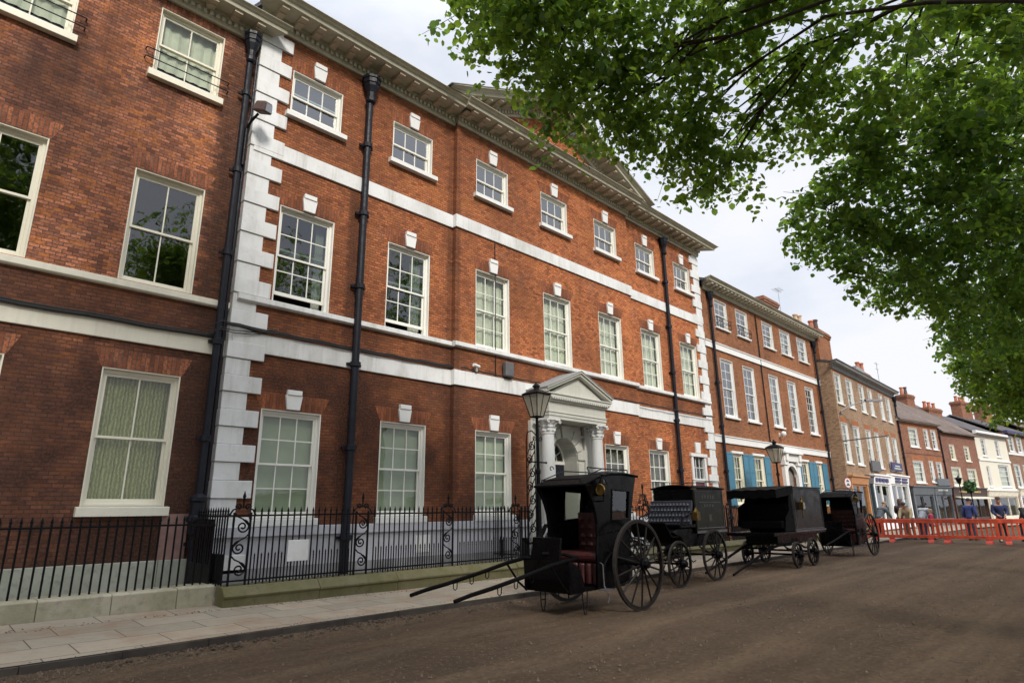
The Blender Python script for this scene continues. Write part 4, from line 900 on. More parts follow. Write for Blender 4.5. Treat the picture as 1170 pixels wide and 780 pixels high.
m.box(-.012, .012, -.44, .5, .88, .93); m.box(-.014, .014, -.44, .5, .0, .3); m.build('gate_panel', 'iron', tx)
railing('ornate black iron railing with scroll panels and double bars left of the portico', [((4.06, 10.44), (11.06, 10.44)), ((4.06, 10.46), (4.06, 11.85)), ((11.06, 10.46), (11.06, 11.7))], .43, 1.47, 1.59, dog=.80,
        scrolls=((4.13, 4.40), (6.36, 6.62), (8.42, 8.68), (10.42, 10.70)))
nb = MB(); nb.box(5.06, 5.43, 10.395, 10.41, .72, 1.06); tag(nb.build('notice_board', 'white', bevel=.004), 'blank whitish square board fixed to the ornate railing', 'board')
railing('ornate black railing right of the portico steps behind the carriages', [((15.75, 10.44), (23.5, 10.44)), ((15.75, 10.46), (15.75, 11.7))], .43, 1.47, 1.59, dog=.80, scrolls=((15.8, 16.1), (18.3, 18.6), (21., 21.3)))
railing('black railing in front of the house with turquoise shutters', [((23.9, 10.44), (29.6, 10.44)), ((32.4, 10.44), (36.4, 10.44))], .43, 1.40, 1.52)
fi = MB()   # pyramid of scrolls over the railing end
for z, w_ in ((1.5, .42), (1.66, .32), (1.82, .2)):
    for sg in (-1, 1):
        fi.tube(spiral(15.86+sg*w_*.55, z+.02, 10.44, .075, 1.4, 0, sg, 18), .012, 5); fi.tube([(15.86+sg*w_, 10.44, z-.06), (15.86+sg*w_*.5, 10.44, z+.06), (15.86, 10.44, z+.1)], .013, 5)
fi.cyl((15.86, 10.44, 1.45), (15.86, 10.44, 2.1), .016, n=6); spike(fi, 15.86, 10.44, 2.08, .03, .14)
tag(fi.build('railing_finial', 'iron'), 'pyramid shaped scrollwork finial rising from the railing right of the portico', 'finial')
# ------------------------------------------------------------------ lamp posts
def lamp_post(label, x, y, zt, scroll=True, s=1.0):
    t = thing('lamp_post', label, 'street lamp', (x, y, .08)); H = zt-.08; lb = H-.80*s       # lb: lantern bottom
    m = MB(); m.lathe([(.13, 0), (.13, .12), (.11, .15), (.105, .75), (.12, .78), (.08, .83), (.062, .95), (.05, lb*.62), (.065, lb*.625), (.065, lb*.645), (.045, lb*.66), (.036, lb-.02), (.05, lb), (.05, lb+.02)], (0, 0, 0), 14)
    m.cyl((-.30*s, 0, lb*.70), (.30*s, 0, lb*.70), .018, n=8)
    for sg in (-1, 1): m.lathe([(.01, -.03), (.03, 0), (.01, .03)], (sg*.3*s, 0, lb*.70), 8)
    for sg in (-1, 1): m.tube(spiral(sg*.11, lb*.86, 0, .07, 1.3, PI, sg, 16), .012, 5)
    m.build('post', 'iron', t)
    a, b = .115*s, .25*s; h = .56*s
    f = MB()
    for sx in (-1, 1):
        for sy in (-1, 1): f.cyl((sx*a, sy*a, lb+.02), (sx*b, sy*b, lb+.02+h), .013, n=5)
    for (q, z, r_) in ((a, lb+.02, .018), (b, lb+.02+h, .022)):
        f.tube([(-q, -q, z), (q, -q, z), (q, q, z), (-q, q, z)], r_, 5, True)
    z0 = lb+.02+h
    for sg in (-1, 1): f.cyl((0, sg*a, lb+.02), (0, sg*b, z0), .008, n=4); f.cyl((sg*a, 0, lb+.02), (sg*b, 0, z0), .008, n=4)
    f.add([(-b*1.12, -b*1.12, z0+.01), (b*1.12, -b*1.12, z0+.01), (b*1.12, b*1.12, z0+.01), (-b*1.12, b*1.12, z0+.01), (-.1*s, -.1*s, z0+.12*s), (.1*s, -.1*s, z0+.12*s), (.1*s, .1*s, z0+.12*s), (-.1*s, .1*s, z0+.12*s)],
          [(0, 1, 5, 4), (1, 2, 6, 5), (2, 3, 7, 6), (3, 0, 4, 7), (4, 5, 6, 7), (3, 2, 1, 0)])
    f.lathe([(.07*s, 0), (.07*s, .07*s), (.10*s, .08*s), (.10*s, .11*s), (.05*s, .14*s), (.015, .2*s)], (0, 0, z0+.12*s), 10)
    lo = f.build('lantern', 'iron', t)
    gl_ = MB(); a *= .97; b *= .97
    for (p, q) in (((-1, -1), (1, -1)), ((1, -1), (1, 1)), ((1, 1), (-1, 1)), ((-1, 1), (-1, -1))):
        gl_.quad((p[0]*a, p[1]*a, lb+.03), (q[0]*a, q[1]*a, lb+.03), (q[0]*b, q[1]*b, z0-.01), (p[0]*b, p[1]*b, z0-.01))
    gl_.build('lantern_glass', 'lampglass', lo)
    bu = MB(); bu.lathe([(.02, 0), (.03, .05), (.045, .14), (.03, .24), (.01, .27)], (0, 0, lb+.03), 10); bu.build('mantle', 'signcream', lo)
    if scroll:
        sc_ = MB()
        for i in range(7):
            z = 1.0+i*.32; sg = -1 if i % 2 else 1
            sc_.tube(spiral(-.25+sg*.05, z, 0, .11, 1.5, PI/2, sg, 22), .015, 5); sc_.tube([(-.38, 0, z-.2), (-.25, 0, z), (-.12, 0, z+.2)], .014, 5)
        for x_ in (-.40, -.10): sc_.cyl((x_, 0, .4), (x_, 0, 3.05), .016, n=6)
        sc_.tube([(-.4, 0, 3.05), (-.36, 0, 3.25), (-.2, 0, 3.3), (-.05, 0, 3.2)], .016, 6)
        sc_.build('scroll_bracket', 'iron', t)
    return t
lamp_post('tall black lamp post with scrollwork and glazed lantern beside the portico', 11.32, 10.40, 4.52)
lamp_post('black lamp post with glazed lantern beside the door of the shuttered house', 25.58, 10.38, 4.06, False, 1.05)
ts = thing('lamp_post', 'distant thin lamp post with lantern before the dull red shop house', 'street lamp', (56, 9.58, .05))
m = MB(); m.cyl((0, 0, 0), (0, 0, 2.95), .05, .035, 8); m.build('post', 'iron', ts); m = MB(); m.lathe([(.10, 0), (.20, .32), (.30, .34), (.08, .46), (.02, .56)], (0, 0, 2.95), 8); m.build('lantern', 'iron', ts)
hb = thing('hanging_basket_post', 'dark post carrying a round green hanging basket before the dull red shop house', 'basket post', (57, 9.15, .05))
m = MB(); m.cyl((0, 0, 0), (0, 0, 3.25), .04, n=8); m.build('post', 'iron', hb)
m = MB(); q_ = random.Random(3)
for i in range(420):
    v = Vector((q_.gauss(0, 1), q_.gauss(0, 1), q_.gauss(0, 1))).normalized()*q_.uniform(.2, .46); c = Vector((0, 0, 2.72))+v; a = Vector((q_.uniform(-1, 1), q_.uniform(-1, 1), q_.uniform(-1, 1)))*.085; b = a.orthogonal()*.8
    m.quad(c-a, c-b, c+a, c+b)
m.build('basket', 'basket', hb)

# ------------------------------------------------------------------ wheels
def wheel(parent, x, y, R_, ns=14, w_=.05, dish=.05, out=-1, fel=.055, mat='wheelpaint'):
    m = MB(); n = 40
    for r0, r1, a, mm in ((R_-fel, R_-.012, w_/2, m),):
        vs = []; fs = []
        for i in range(n):
            t = 2*PI*i/n
            for (r, yy) in ((r0, -a), (r1, -a), (r1, a), (r0, a)): vs.append((r*math.cos(t), yy, r*math.sin(t)))
        for i in range(n):
            j = (i+1) % n
            for k in range(4): fs.append((i*4+k, j*4+k, j*4+(k+1) % 4, i*4+(k+1) % 4))
        m.add(vs, fs)
    for i in range(ns):
        t = 2*PI*(i+.5)/ns; c, s_ = math.cos(t), math.sin(t)
        m.tube([(.06*c, out*dish, .06*s_), (R_*.3*c, out*dish*.75, R_*.3*s_), ((R_-fel)*c, 0, (R_-fel)*s_)], [.021, .017, .014], 6)
    o = m.build('wheel', mat, parent, loc=(x, y, R_))
    t_ = MB(); vs = []; fs = []
    for i in range(n):
        t = 2*PI*i/n
        for (r, yy) in ((R_-.0115, -w_*.46), (R_, -w_*.46), (R_, w_*.46), (R_-.0115, w_*.46)): vs.append((r*math.cos(t), yy, r*math.sin(t)))
    for i in range(n):
        j = (i+1) % n
        for k in range(4): fs.append((i*4+k, j*4+k, j*4+(k+1) % 4, i*4+(k+1) % 4))
    t_.add(vs, fs); t_.build('tyre', 'tyre', o)
    h = MB(); prof = [(.045, -.12), (.06, -.11), (.07, -.06), (.09, -.05), (.09, .05), (.07, .06), (.055, .11), (.03, .12)]
    vs = []; nn = 14
    for (r, q) in prof:
        for i in range(nn): vs.append((r*math.cos(2*PI*i/nn), q+out*dish, r*math.sin(2*PI*i/nn)))
    h.add(vs, [(i*nn+j, i*nn+(j+1) % nn, (i+1)*nn+(j+1) % nn, (i+1)*nn+j) for i in range(len(prof)-1) for j in range(nn)]+[tuple(range(nn))[::-1], tuple((len(prof)-1)*nn+j for j in range(nn))])
    h.build('hub', 'black', o)
    return o
def leafspring(m, x0, x1, y, z, sag=.07, leaves=3):
    for k in range(leaves):
        a, b = x0+.09*k, x1-.09*k; n = 10
        pts = [(a+(b-a)*i/n, z-.016*k-sag*math.sin(PI*(k*.09/(x1-x0)+(1-2*k*.09/(x1-x0))*i/n))) for i in range(n+1)]
        m.prism(pts+[(p[0], p[1]+.012) for p in reversed(pts)], 'y', y-.022, y+.022)
# ------------------------------------------------------------------ hansom cab
def hansom(label, loc, sc_=1., panel='black'):
    t = thing('hansom_cab', label, 'carriage', loc, 0., 'horse carriages parked along the pavement'); t.scale = (sc_,)*3
    hw = .50
    prof = [(-.99, 1.86), (-.90, 1.74), (-.82, 1.60), (-.76, 1.44), (-.73, 1.28), (-.73, 1.1), (-.76, .85), (-.78, .36), (-.3, .33), (.02, .42), (.12, .62), (.14, 1.0), (.20, 1.4), (.29, 1.75), (.38, 2.0), (.05, 2.035), (-.35, 2.02), (-.7, 1.95)]
    win = [(-.36, 1.33), (.10, 1.35), (.17, 1.78), (-.30, 1.80)]
    for sg in (-1, 1):
        m = MB(); ya, yb_ = sg*hw, sg*(hw-.035)
        # ring between outline and window opening, built with a bridged ring of points
        import itertools
        me = bpy.data.meshes.new('side_panel')
        import bmesh
        bm = bmesh.new()
        def loop(pts, y): return [bm.verts.new((p[0], y, p[1])) for p in pts]
        ed = []
        for y in (ya, yb_):
            oo = loop(prof, y); ii = loop(win, y)
            e = [bm.edges.new((oo[i], oo[(i+1) % len(oo)])) for i in range(len(oo))]+[bm.edges.new((ii[i], ii[(i+1) % 4])) for i in range(4)]
            bmesh.ops.triangle_fill(bm, edges=e, use_beauty=True); ed.append((oo, ii))
        (o1, i1), (o2, i2) = ed
        for a, b in ((o1, o2), (i1, i2)):
            for i in range(len(a)): bm.faces.new((a[i], a[(i+1) % len(a)], b[(i+1) % len(a)], b[i]))
        bmesh.ops.recalc_face_normals(bm, faces=bm.faces); bm.to_mesh(me); bm.free()
        so = link('side_panel', me, panel, t)
        f = MB(); f.tube([(p[0], sg*(hw+.006), p[1]) for p in win], .014, 5, True); f.build('window_frame', 'black', so)
        f = MB(); f.prism(win, 'y', sg*(hw-.02), sg*(hw-.016)); f.build('pane', 'glass', so)
        f = MB(); f.tube([(p[0], sg*(hw+.004), p[1]) for p in prof[:8]], .016, 6); f.tube([(-.76, sg*(hw+.004), 1.12), (-.2, sg*(hw+.004), 1.17), (.16, sg*(hw+.004), 1.2)], .012, 5); f.build('beading', 'black', so)
    m = MB(); rp = [prof[0]]+list(reversed(prof[14:])); rp = [(-1.02, 1.85)]+rp[1:] if False else [(-1.03, 1.845), (-.7, 1.955), (-.35, 2.025), (.05, 2.04), (.42, 2.005)]
    pts = rp+[(x, z+.035) for x, z in reversed(rp)]; m.prism(pts, 'y', -hw-.04, hw+.04); m.build('roof', 'blackmatt', t, bevel=.012)
    m = MB(); bp = [(.36, 2.0), (.27, 1.75), (.18, 1.4), (.12, 1.0), (.10, .62), (0, .42)]; m.prism(bp+[(x-.03, z) for x, z in reversed(bp)], 'y', -hw+.036, hw-.036); m.build('rear_panel', panel, t)
    m = MB(); m.box(-1.30, .0, -.44, .44, .335, .375); m.build('floor', 'blackmatt', t)
    m = MB(); dp = [(-1.30, .32), (-1.36, .5), (-1.38, .80), (-1.35, .80), (-1.33, .5), (-1.27, .32)]; m.prism(dp, 'y', -.46, .46)
    m.prism([(-1.38, .79), (-1.34, 1.1), (-1.31, 1.1), (-1.35, .79)], 'y', -.29, .29)
    for sg in (-1, 1): m.prism([(-1.36, .32), (-1.37, .80), (-1.12, .66), (-1.0, .34)], 'y', sg*.46, sg*.43)
    m.build('dashboard', 'black', t, bevel=.01)
    m = MB()
    for sg in (1,):
        pts = [(-1.34, 1.08), (-1.22, 1.0), (-1.05, 1.02), (-.9, 1.14), (-.80, 1.28)]; m.prism(pts+[(x, z-.02) for x, z in reversed(pts)], 'y', sg*.44, sg*.53)
    m.build('wing', 'blackmatt', t)
    m = MB(); m.box(-.66, .02, -.46, .46, .376, .72); 
    for i in range(7): m.cyl((-.665, -.40+i*.134, .40), (-.665, -.40+i*.134, .70), .062, n=8)
    m.build('seat_box', 'oxblood', t, bevel=.02)
    m = MB(); m.box(-.72, .02, -.46, .46, .725, .86); m.build('seat_cushion', 'oxblood', t, bevel=.045)
    m = MB()
    for i in range(6):
        for j in range(4):
            yy = -.38+i*.152; z = .93+j*.135; m.lathe([(.002, -.06), (.055, -.04), (.078, 0), (.055, .04), (.002, .06)], (.02+.03*j*.3, yy, z), 8)
    m.box(.0, .06, -.46, .46, .86, 1.45); m.build('seat_back', 'oxblood', t, smooth=False)
    m = MB()   # roof rails and rein guides
    for sg in (-1, 1): m.tube([(-.98, sg*.40, 1.89), (-.98, sg*.40, 1.96), (-.4, sg*.40, 2.13), (.3, sg*.40, 2.13), (.3, sg*.40, 2.05)], .010, 6)
    m.tube([(-.98, -.40, 1.96), (-.98, .40, 1.96)], .010, 6); m.tube([(-.4, -.4, 2.13), (-.4, -.1, 2.17), (-.15, .1, 2.17), (.3, .4, 2.13)], .010, 6); m.tube(spiral(-.75, 2.15, .38, .06, .8, 0, 1, 12), .008, 5)
    m.build('roof_rail', 'iron', t)
    m = MB(); m.box(.02, .34, -.24, .24, 2.06, 2.12); m.build('driver_seat', 'slatequilt', t, bevel=.03)
    m = MB(); m.tube([(.36, -.2, 1.5), (.52, -.2, 1.42), (.62, -.2, 1.46)], .014, 6); m.tube([(.36, .2, 1.5), (.52, .2, 1.42), (.62, .2, 1.46)], .014, 6); m.box(.42, .64, -.24, .24, 1.43, 1.455); m.build('foot_rest', 'iron', t)
    m = MB()
    for sg in (-1, 1):
        m.tube([(-1.10, sg*.40, .80), (-1.40, sg*.44, .785), (-1.75, sg*.44, .74), (-2.3, sg*.44, .64), (-2.9, sg*.44, .545), (-3.25, sg*.44, .50), (-3.50, sg*.44, .455)], [.028, .030, .030, .029, .028, .027, .025], 8)
        for x, z in ((-2.15, .67), (-2.45, .62), (-2.75, .57)): m.tube([(x-.035, sg*.44, z-.02), (x-.03, sg*.44, z-.10), (x+.0, sg*.44, z-.12), (x+.03, sg*.44, z-.10), (x+.035, sg*.44, z-.02)], .007, 5)
        m.tube([(-1.75, sg*.44, .73), (-1.5, sg*.44, .45), (-1.34, sg*.42, .33)], .016, 6)
    m.tube([(-1.10, -.40, .80), (-1.2, -.2, .86), (-1.42, 0, .87), (-1.2, .2, .86), (-1.10, .40, .80)], .024, 8)
    m.build('shaft', 'blackmatt', t)
    m = MB()
    for x, y in ((-.92, -.36), (-1.05, .36)):
        m.tube([(x-.06, y, .34), (x-.045, y, .1), (x-.02, y, .015), (x+.02, y, .015), (x+.045, y, .1), (x+.06, y, .34)], .009, 6); m.tube([(x-.05, y, .17), (x+.05, y, .17)], .008, 5)
    m.build('prop_stand', 'iron', t)
    m = MB(); m.cyl((0, -.74, .67), (0, .74, .67), .024, n=8)
    for sg in (-1, 1):
        leafspring(m, -.48, .50, sg*.56, .86, .1); m.tube([(-.48, sg*.56, .86), (-.6, sg*.52, .72), (-.68, sg*.48, .45)], .016, 6); m.tube([(.5, sg*.56, .86), (.46, sg*.52, 1.0), (.2, sg*.48, 1.05)], .016, 6)
    m.tube([(-.45, -.5, .33), (.0, -.52, .4), (.3, -.4, .62)], .014, 6); m.build('axle', 'iron', t)
    m = MB(); m.tube([(-.70, -.5, .72), (-.70, -.55, .70), (-.70, -.56, .40), (-.72, -.60, .36)], .010, 6); m.box(-.82, -.62, -.68, -.54, .345, .36); m.tube([(-.55, -.5, .34), (-.62, -.58, .2), (-.68, -.6, .16)], .010, 5); m.build('step', 'bare', t)
    m = MB()   # lamp
    m.tube([(-.66, -.5, 1.62), (-.66, -.60, 1.62), (-.66, -.60, 1.70)], .012, 6)
    m.box(-.72, -.60, -.66, -.54, 1.70, 1.88); m.lathe([(.075, 0), (.05, .06), (.03, .10), (.03, .13), (.05, .14), (.01, .18)], (-.66, -.60, 1.88), 10); lo = m.build('lamp', 'black', t, bevel=.006)
    m = MB(); n = 16; m.prism([(-.60+.075*math.cos(2*PI*i/n), 1.79+.075*math.sin(2*PI*i/n)) for i in range(n)], 'x', -.722, -.735)
    m.v = [(v[0], v[1], v[2]) for v in m.v]; m.tube([(-.735, -.60+.078*math.cos(2*PI*i/n), 1.79+.078*math.sin(2*PI*i/n)) for i in range(n)], .014, 5, True)
    m.build('lamp_bezel', 'brass', lo)
    for sg in (-1, 1): wheel(t, 0, sg*.73, .67, 14, .05, .06, sg)
    return t
hansom('nearest black hansom cab with open oxblood interior and long shafts resting forward', (8.62, 6.55, 0))
hansom('farthest black hansom cab, open fronted, parked beside the red barriers', (22.6, 7.12, 0), .95, 'purplepanel')

# ------------------------------------------------------------------ van with buttoned seat
v1 = thing('delivery_carriage', 'dark olive box bodied delivery carriage with a slate buttoned bench seat in front', 'carriage', (12.4, 7.4, 0), 0., 'horse carriages parked along the pavement')
m = MB()
m.prism([(.06, 1.02), (1.34, 1.02), (1.34, 1.92), (.03, 1.90)], 'y', -.50, -.47); m.prism([(.06, 1.02), (1.34, 1.02), (1.34, 1.92), (.03, 1.90)], 'y', .47, .50); m.box(1.30, 1.34, -.469, .469, 1.02, 1.92)
m.build('side_panel', 'greenpanel', v1)
m = MB(); m.box(.04, .08, -.469, .469, 1.02, 1.90); m.build('front_panel', 'black', v1)
m = MB()
for sg in (-1, 1):
    pts = [(.10, 1.08), (1.30, 1.08), (1.30, 1.86), (.08, 1.85)]; m.tube([(p[0], sg*.503, p[1]) for p in pts], .012, 5, True); m.tube([(.22, sg*.503, 1.62), (1.2, sg*.503, 1.62)], .007, 4)
m.box(.04, 1.36, -.52, -.50, .98, 1.03); m.box(.04, 1.36, .50, .52, .98, 1.03); m.build('beading', 'bare', v1)
m = MB()
for i in range(5): m.box(.36+i*.12, .43+i*.12, -.504, -.4995, 1.70, 1.77)
for i in range(4): m.box(.42+i*.12, .50+i*.12, -.504, -.4995, 1.52, 1.58)
m.lathe([(.05, 0), (.06, .02)], (.7, -.5, 1.25), 8) if False else m.box(.62, .74, -.504, -.4995, 1.22, 1.36); m.build('lettering', plain('worn dark gilt', (.032, .030, .018), .5), v1)
m = MB(); ys = [-.54+1.08*i/10 for i in range(11)]; pts = [(y, 1.93+.07*math.cos(y/.54*PI/2)) for y in ys]; m.prism(pts+[(y, z-.03) for y, z in reversed(pts)], 'x', -.02, 1.38); m.build('roof', 'blackmatt', v1, bevel=.008)
m = MB()
for sg in (-1, 1): m.tube([(.1, sg*.46, 1.96), (.1, sg*.46, 2.08), (1.3, sg*.46, 2.08), (1.3, sg*.46, 1.96)], .009, 5); m.cyl((.7, sg*.46, 1.95), (.7, sg*.46, 2.08), .008, n=5)
m.tube([(1.3, -.46, 2.08), (1.3, .46, 2.08)], .009, 5); m.build('roof_rail', 'iron', v1)
m = MB(); m.box(-.62, .04, -.50, .50, 1.10, 1.18); m.build('seat', 'black', v1, bevel=.02)
sb = MB(); ta = R(14)
def sbp(yy, u, d): return (-.20+u*math.sin(ta)+d*math.cos(ta), yy, 1.17+u*math.cos(ta)-d*math.sin(ta))
sb.add([sbp(yy, u, d) for yy in (-.5, .5) for u in (0, .46) for d in (-.02, .05)], [(0, 1, 3, 2), (4, 6, 7, 5), (0, 4, 5, 1), (2, 3, 7, 6), (0, 2, 6, 4), (1, 5, 7, 3)])
for j in range(4):
    for i in range(12):
        c = Vector(sbp(-.46+i*.082+(.04 if j % 2 else 0), .06+j*.113, -.03)); r_ = .05
        sb.add([c+Vector((0, -r_, 0)), c+Vector((.5*r_*.2, 0, -r_)), c+Vector((0, r_, 0)), c+Vector((.5*r_*.2, 0, r_)), c+Vector((-.035, 0, -.008))], [(0, 1, 4), (1, 2, 4), (2, 3, 4), (3, 0, 4)])
sb.tube([sbp(-.5, .0, .0), sbp(-.5, .48, .0), sbp(.5, .48, .0), sbp(.5, 0, 0)], .028, 6); sb.build('seat_back', 'slatequilt', v1)
bt = MB()
for j in range(3):
    for i in range(11):
        c = sbp(-.42+i*.082-(.04 if j % 2 else 0), .115+j*.113, -.045); bt.lathe([(.004, -.012), (.014, 0), (.004, .012)], c, 6)
bt.build('seat_button', 'black', v1)
m = MB(); m.tube([(-.58, -.5, 1.18), (-.55, -.52, 1.32), (-.3, -.52, 1.36), (-.1, -.5, 1.45)], .018, 6); m.tube([(-.58, .5, 1.18), (-.55, .52, 1.32), (-.3, .52, 1.36), (-.1, .5, 1.45)], .018, 6); m.build('arm_rail', 'iron', v1)
m = MB(); m.box(-.18, -.04, -.66, -.53, 1.25, 1.42); m.lathe([(.06, 0), (.03, .05), (.01, .09)], (-.11, -.595, 1.42), 8); lo = m.build('lamp', 'brass', v1, bevel=.006)
m = MB(); m.box(-.165, -.055, -.664, -.659, 1.27, 1.40); m.build('lens', 'glass', lo)
m = MB(); pp = [(-.75, .98), (-.55, .94), (-.40, .80), (-.25, .72), (1.30, .72), (1.34, 1.02), (.05, 1.03), (-.1, 1.09), (-.62, 1.09), (-.78, 1.02)]; m.prism(pp, 'y', -.44, .44); m.build('underbody', 'black', v1, bevel=.01)
m = MB(); m.prism([(-.90, .92), (-1.15, 1.22), (-1.12, 1.23), (-.84, .94)], 'y', -.45, .45); m.box(-.9, -.6, -.45, .45, .92, .95); m.build('footboard', 'blackmatt', v1, bevel=.008)
m = MB(); m.cyl((-.83, -.55, .43), (-.83, .55, .43), .022, n=8); m.cyl((.65, -.55, .52), (.65, .55, .52), .022, n=8)
for sg in (-1, 1):
    leafspring(m, -1.18, -.48, sg*.42, .66, .10); leafspring(m, -1.18, -.48, sg*.42, .70, -.10); leafspring(m, .25, 1.1, sg*.42, .70, .12); leafspring(m, .25, 1.1, sg*.42, .76, -.06)
    m.tube([(-.2, sg*.44, .74), (-.22, sg*.44, .48), (-.15, sg*.46, .42), (.0, sg*.44, .44)], .012, 5)
m.tube([(-.83, 0, .43), (.65, 0, .52)], .02, 6); m.tube([(-.83, -.2, .5), (-1.4, -.28, .48), (-2.3, -.3, .42)], .024, 6); m.tube([(-.83, .2, .5), (-1.4, .28, .48), (-2.3, .3, .42)], .024, 6); m.build('undercarriage', 'iron', v1)
for sg in (-1, 1): wheel(v1, -.83, sg*.55, .435, 12, .045, .04, sg, .045); wheel(v1, .65, sg*.55, .525, 12, .045, .04, sg, .045)
# ------------------------------------------------------------------ hooded van
v2 = thing('hooded_van', 'black hooded horse van on four small wheels with poles resting on the ground', 'carriage', (17.5, 7.28, 0), 0., 'horse carriages parked along the pavement')
hwid = .60
m = MB()
for sg in (-1, 1):
    m.prism([(-.36, .88), (1.76, .88), (1.78, 2.0), (-.38, 2.0)], 'y', sg*hwid, sg*(hwid-.035))
m.box(1.72, 1.76, -hwid+.036, hwid-.036, .88, 2.0); m.build('side_panel', 'bronzepanel', v2)
m = MB(); m.prism([(-.38, 1.0), (-1.10, 1.0), (-1.0, 1.5), (-.6, 1.62), (-.38, 1.98)], 'y', hwid, hwid-.03)
m.prism([(-.38, .9), (-.98, .9), (-.85, 1.25), (-.62, 1.4), (-.56, 1.72), (-.38, 1.98)], 'y', -hwid, -hwid+.03)
m.box(-.40, -.36, -hwid, hwid, .88, 1.30); m.build('hood_side', 'blackmatt', v2)
m = MB(); m.box(-.55, 1.80, -hwid-.03, hwid+.03, 2.0, 2.03); m.build('roof', 'bronzepanel', v2, bevel=.008)
m = MB(); n = 12; ys = [-.66+1.32*i/n for i in range(n+1)]
for i in range(n):
    a, b = ys[i], ys[i+1]; da, db = .012*math.sin(i*2.1), .012*math.sin((i+1)*2.1)
    m.add([(-1.45, a, 1.93+da), (-1.45, b, 1.93+db), (-.35, b, 2.045), (-.35, a, 2.045), (-1.47, a, 1.72+da*1.5), (-1.47, b, 1.72+db*1.5)], [(0, 1, 2, 3), (0, 4, 5, 1)])
for sg in (-1, 1): m.add([(-1.45, sg*.66, 1.93), (-.35, sg*.66, 2.045), (-.35, sg*.66, 1.86), (-.8, sg*.665, 1.78), (-1.47, sg*.66, 1.72)], [(0, 1, 2, 3, 4)])
m.build('hood', 'blackmatt', v2)
m = MB(); m.box(-1.05, -.42, -.56, .56, .96, 1.16); m.box(-.62, -.42, -.56, .56, 1.16, 1.6); m.build('seat', 'blackmatt', v2, bevel=.03)
m = MB(); m.box(-1.75, 1.78, -.62, .62, .80, .88); m.box(-1.1, 1.6, -.42, .42, .58, .79); m.build('underbody', 'black', v2, bevel=.01)
m = MB(); m.box(-.36, 1.80, -.628, -.601, .86, .905); m.build('beading', 'bare', v2); m = MB(); m.tube([(-.30, -.604, .93), (1.72, -.604, .93), (1.74, -.604, 1.96), (-.32, -.604, 1.96)], .010, 5, True); m.tube([(-.2, -.604, .93), (-.22, -.604, 1.96)], .01, 5); m.build('beading', 'bare', v2)
m = MB(); m.box(.02, .16, -.74, -.62, 1.42, 1.62); m.lathe([(.06, 0), (.03, .05), (.02, .12), (.01, .14)], (.09, -.68, 1.62), 8); m.cyl((.09, -.68, 1.2), (.09, -.68, 1.42), .02, n=6); lo = m.build('lamp', 'brass', v2, bevel=.006)
m = MB(); m.box(.035, .145, -.744, -.739, 1.45, 1.60); m.build('lens', 'glass', lo)
m = MB()
for sg in (-1, 1):
    m.tube([(-.2, sg*.38, .55), (-1.0, sg*.40, .56), (-1.5, sg*.36, .50), (-3.52, sg*.34, .04)], [.034, .034, .034, .026], 7)
m.cyl((-1.5, -.36, .5), (-1.5, .36, .5), .022, n=6); m.build('pole', 'blackmatt', v2)
m = MB()
for x, r_ in ((-.55, .32), (.52, .35)):
    m.cyl((x, -.66, r_), (x, .66, r_), .026, n=8)
    for sg in (-1, 1): leafspring(m, x-.4, x+.4, sg*.5, .54, .09)
m.build('undercarriage', 'iron', v2)
for sg in (-1, 1): wheel(v2, -.55, sg*.66, .32, 10, .06, .03, sg, .05); wheel(v2, .52, sg*.66, .35, 10, .06, .03, sg, .05)

# ------------------------------------------------------------------ barriers
def barrier(label, x, y, rz):
    t = thing('barrier', label, 'barrier', (x, y, 0), rz, 'red plastic barriers across the street'); m = MB()
    m.box(-1.0, 1.0, -.025, .025, .84, 1.0) if False else None
    m.box(-1.0, 1.0, -.028, .028, .78, .95); m.box(-1.0, 1.0, -.028, .028, .18, .30); m.box(-1.0, -.93, -.026, .026, .30, .78); m.box(.93, 1.0, -.026, .026, .30, .78)
    o = m.build('panel', 'red_plastic', t, bevel=.012)
    m = MB()
    for i in range(11): xx = -.83+i*.166; m.box(xx-.034, xx+.034, -.018, .018, .298, .782)
    m.build('slats', 'red_plastic', t, bevel=.006)
    for xx in (-.7, .7):
        m = MB(); m.prism([(-.30, 0), (.30, 0), (.26, .07), (.06, .12), (.05, .20), (-.05, .20), (-.06, .12), (-.26, .07)], 'x', xx-.1, xx+.1); m.build('foot', 'red_foot', t, bevel=.01)
    return t
bp_ = [(30.85, 10.35), (31.05, 8.37), (31.3, 6.4), (31.2, 4.42), (31.45, 2.45), (31.3, .47)]
bl_ = ['red plastic barrier nearest the shop fronts, partly behind the far hansom wheel', 'red plastic barrier in front of the crouching person in beige', 'red plastic barrier in front of the person in the blue jacket', 'red plastic barrier in front of the person in the navy gilet', 'red plastic barrier at the shaded end of the row']
for (a, b), lb_ in zip(zip(bp_, bp_[1:]), bl_): barrier(lb_, (a[0]+b[0])/2, (a[1]+b[1])/2, math.atan2(b[1]-a[1], b[0]-a[0]))
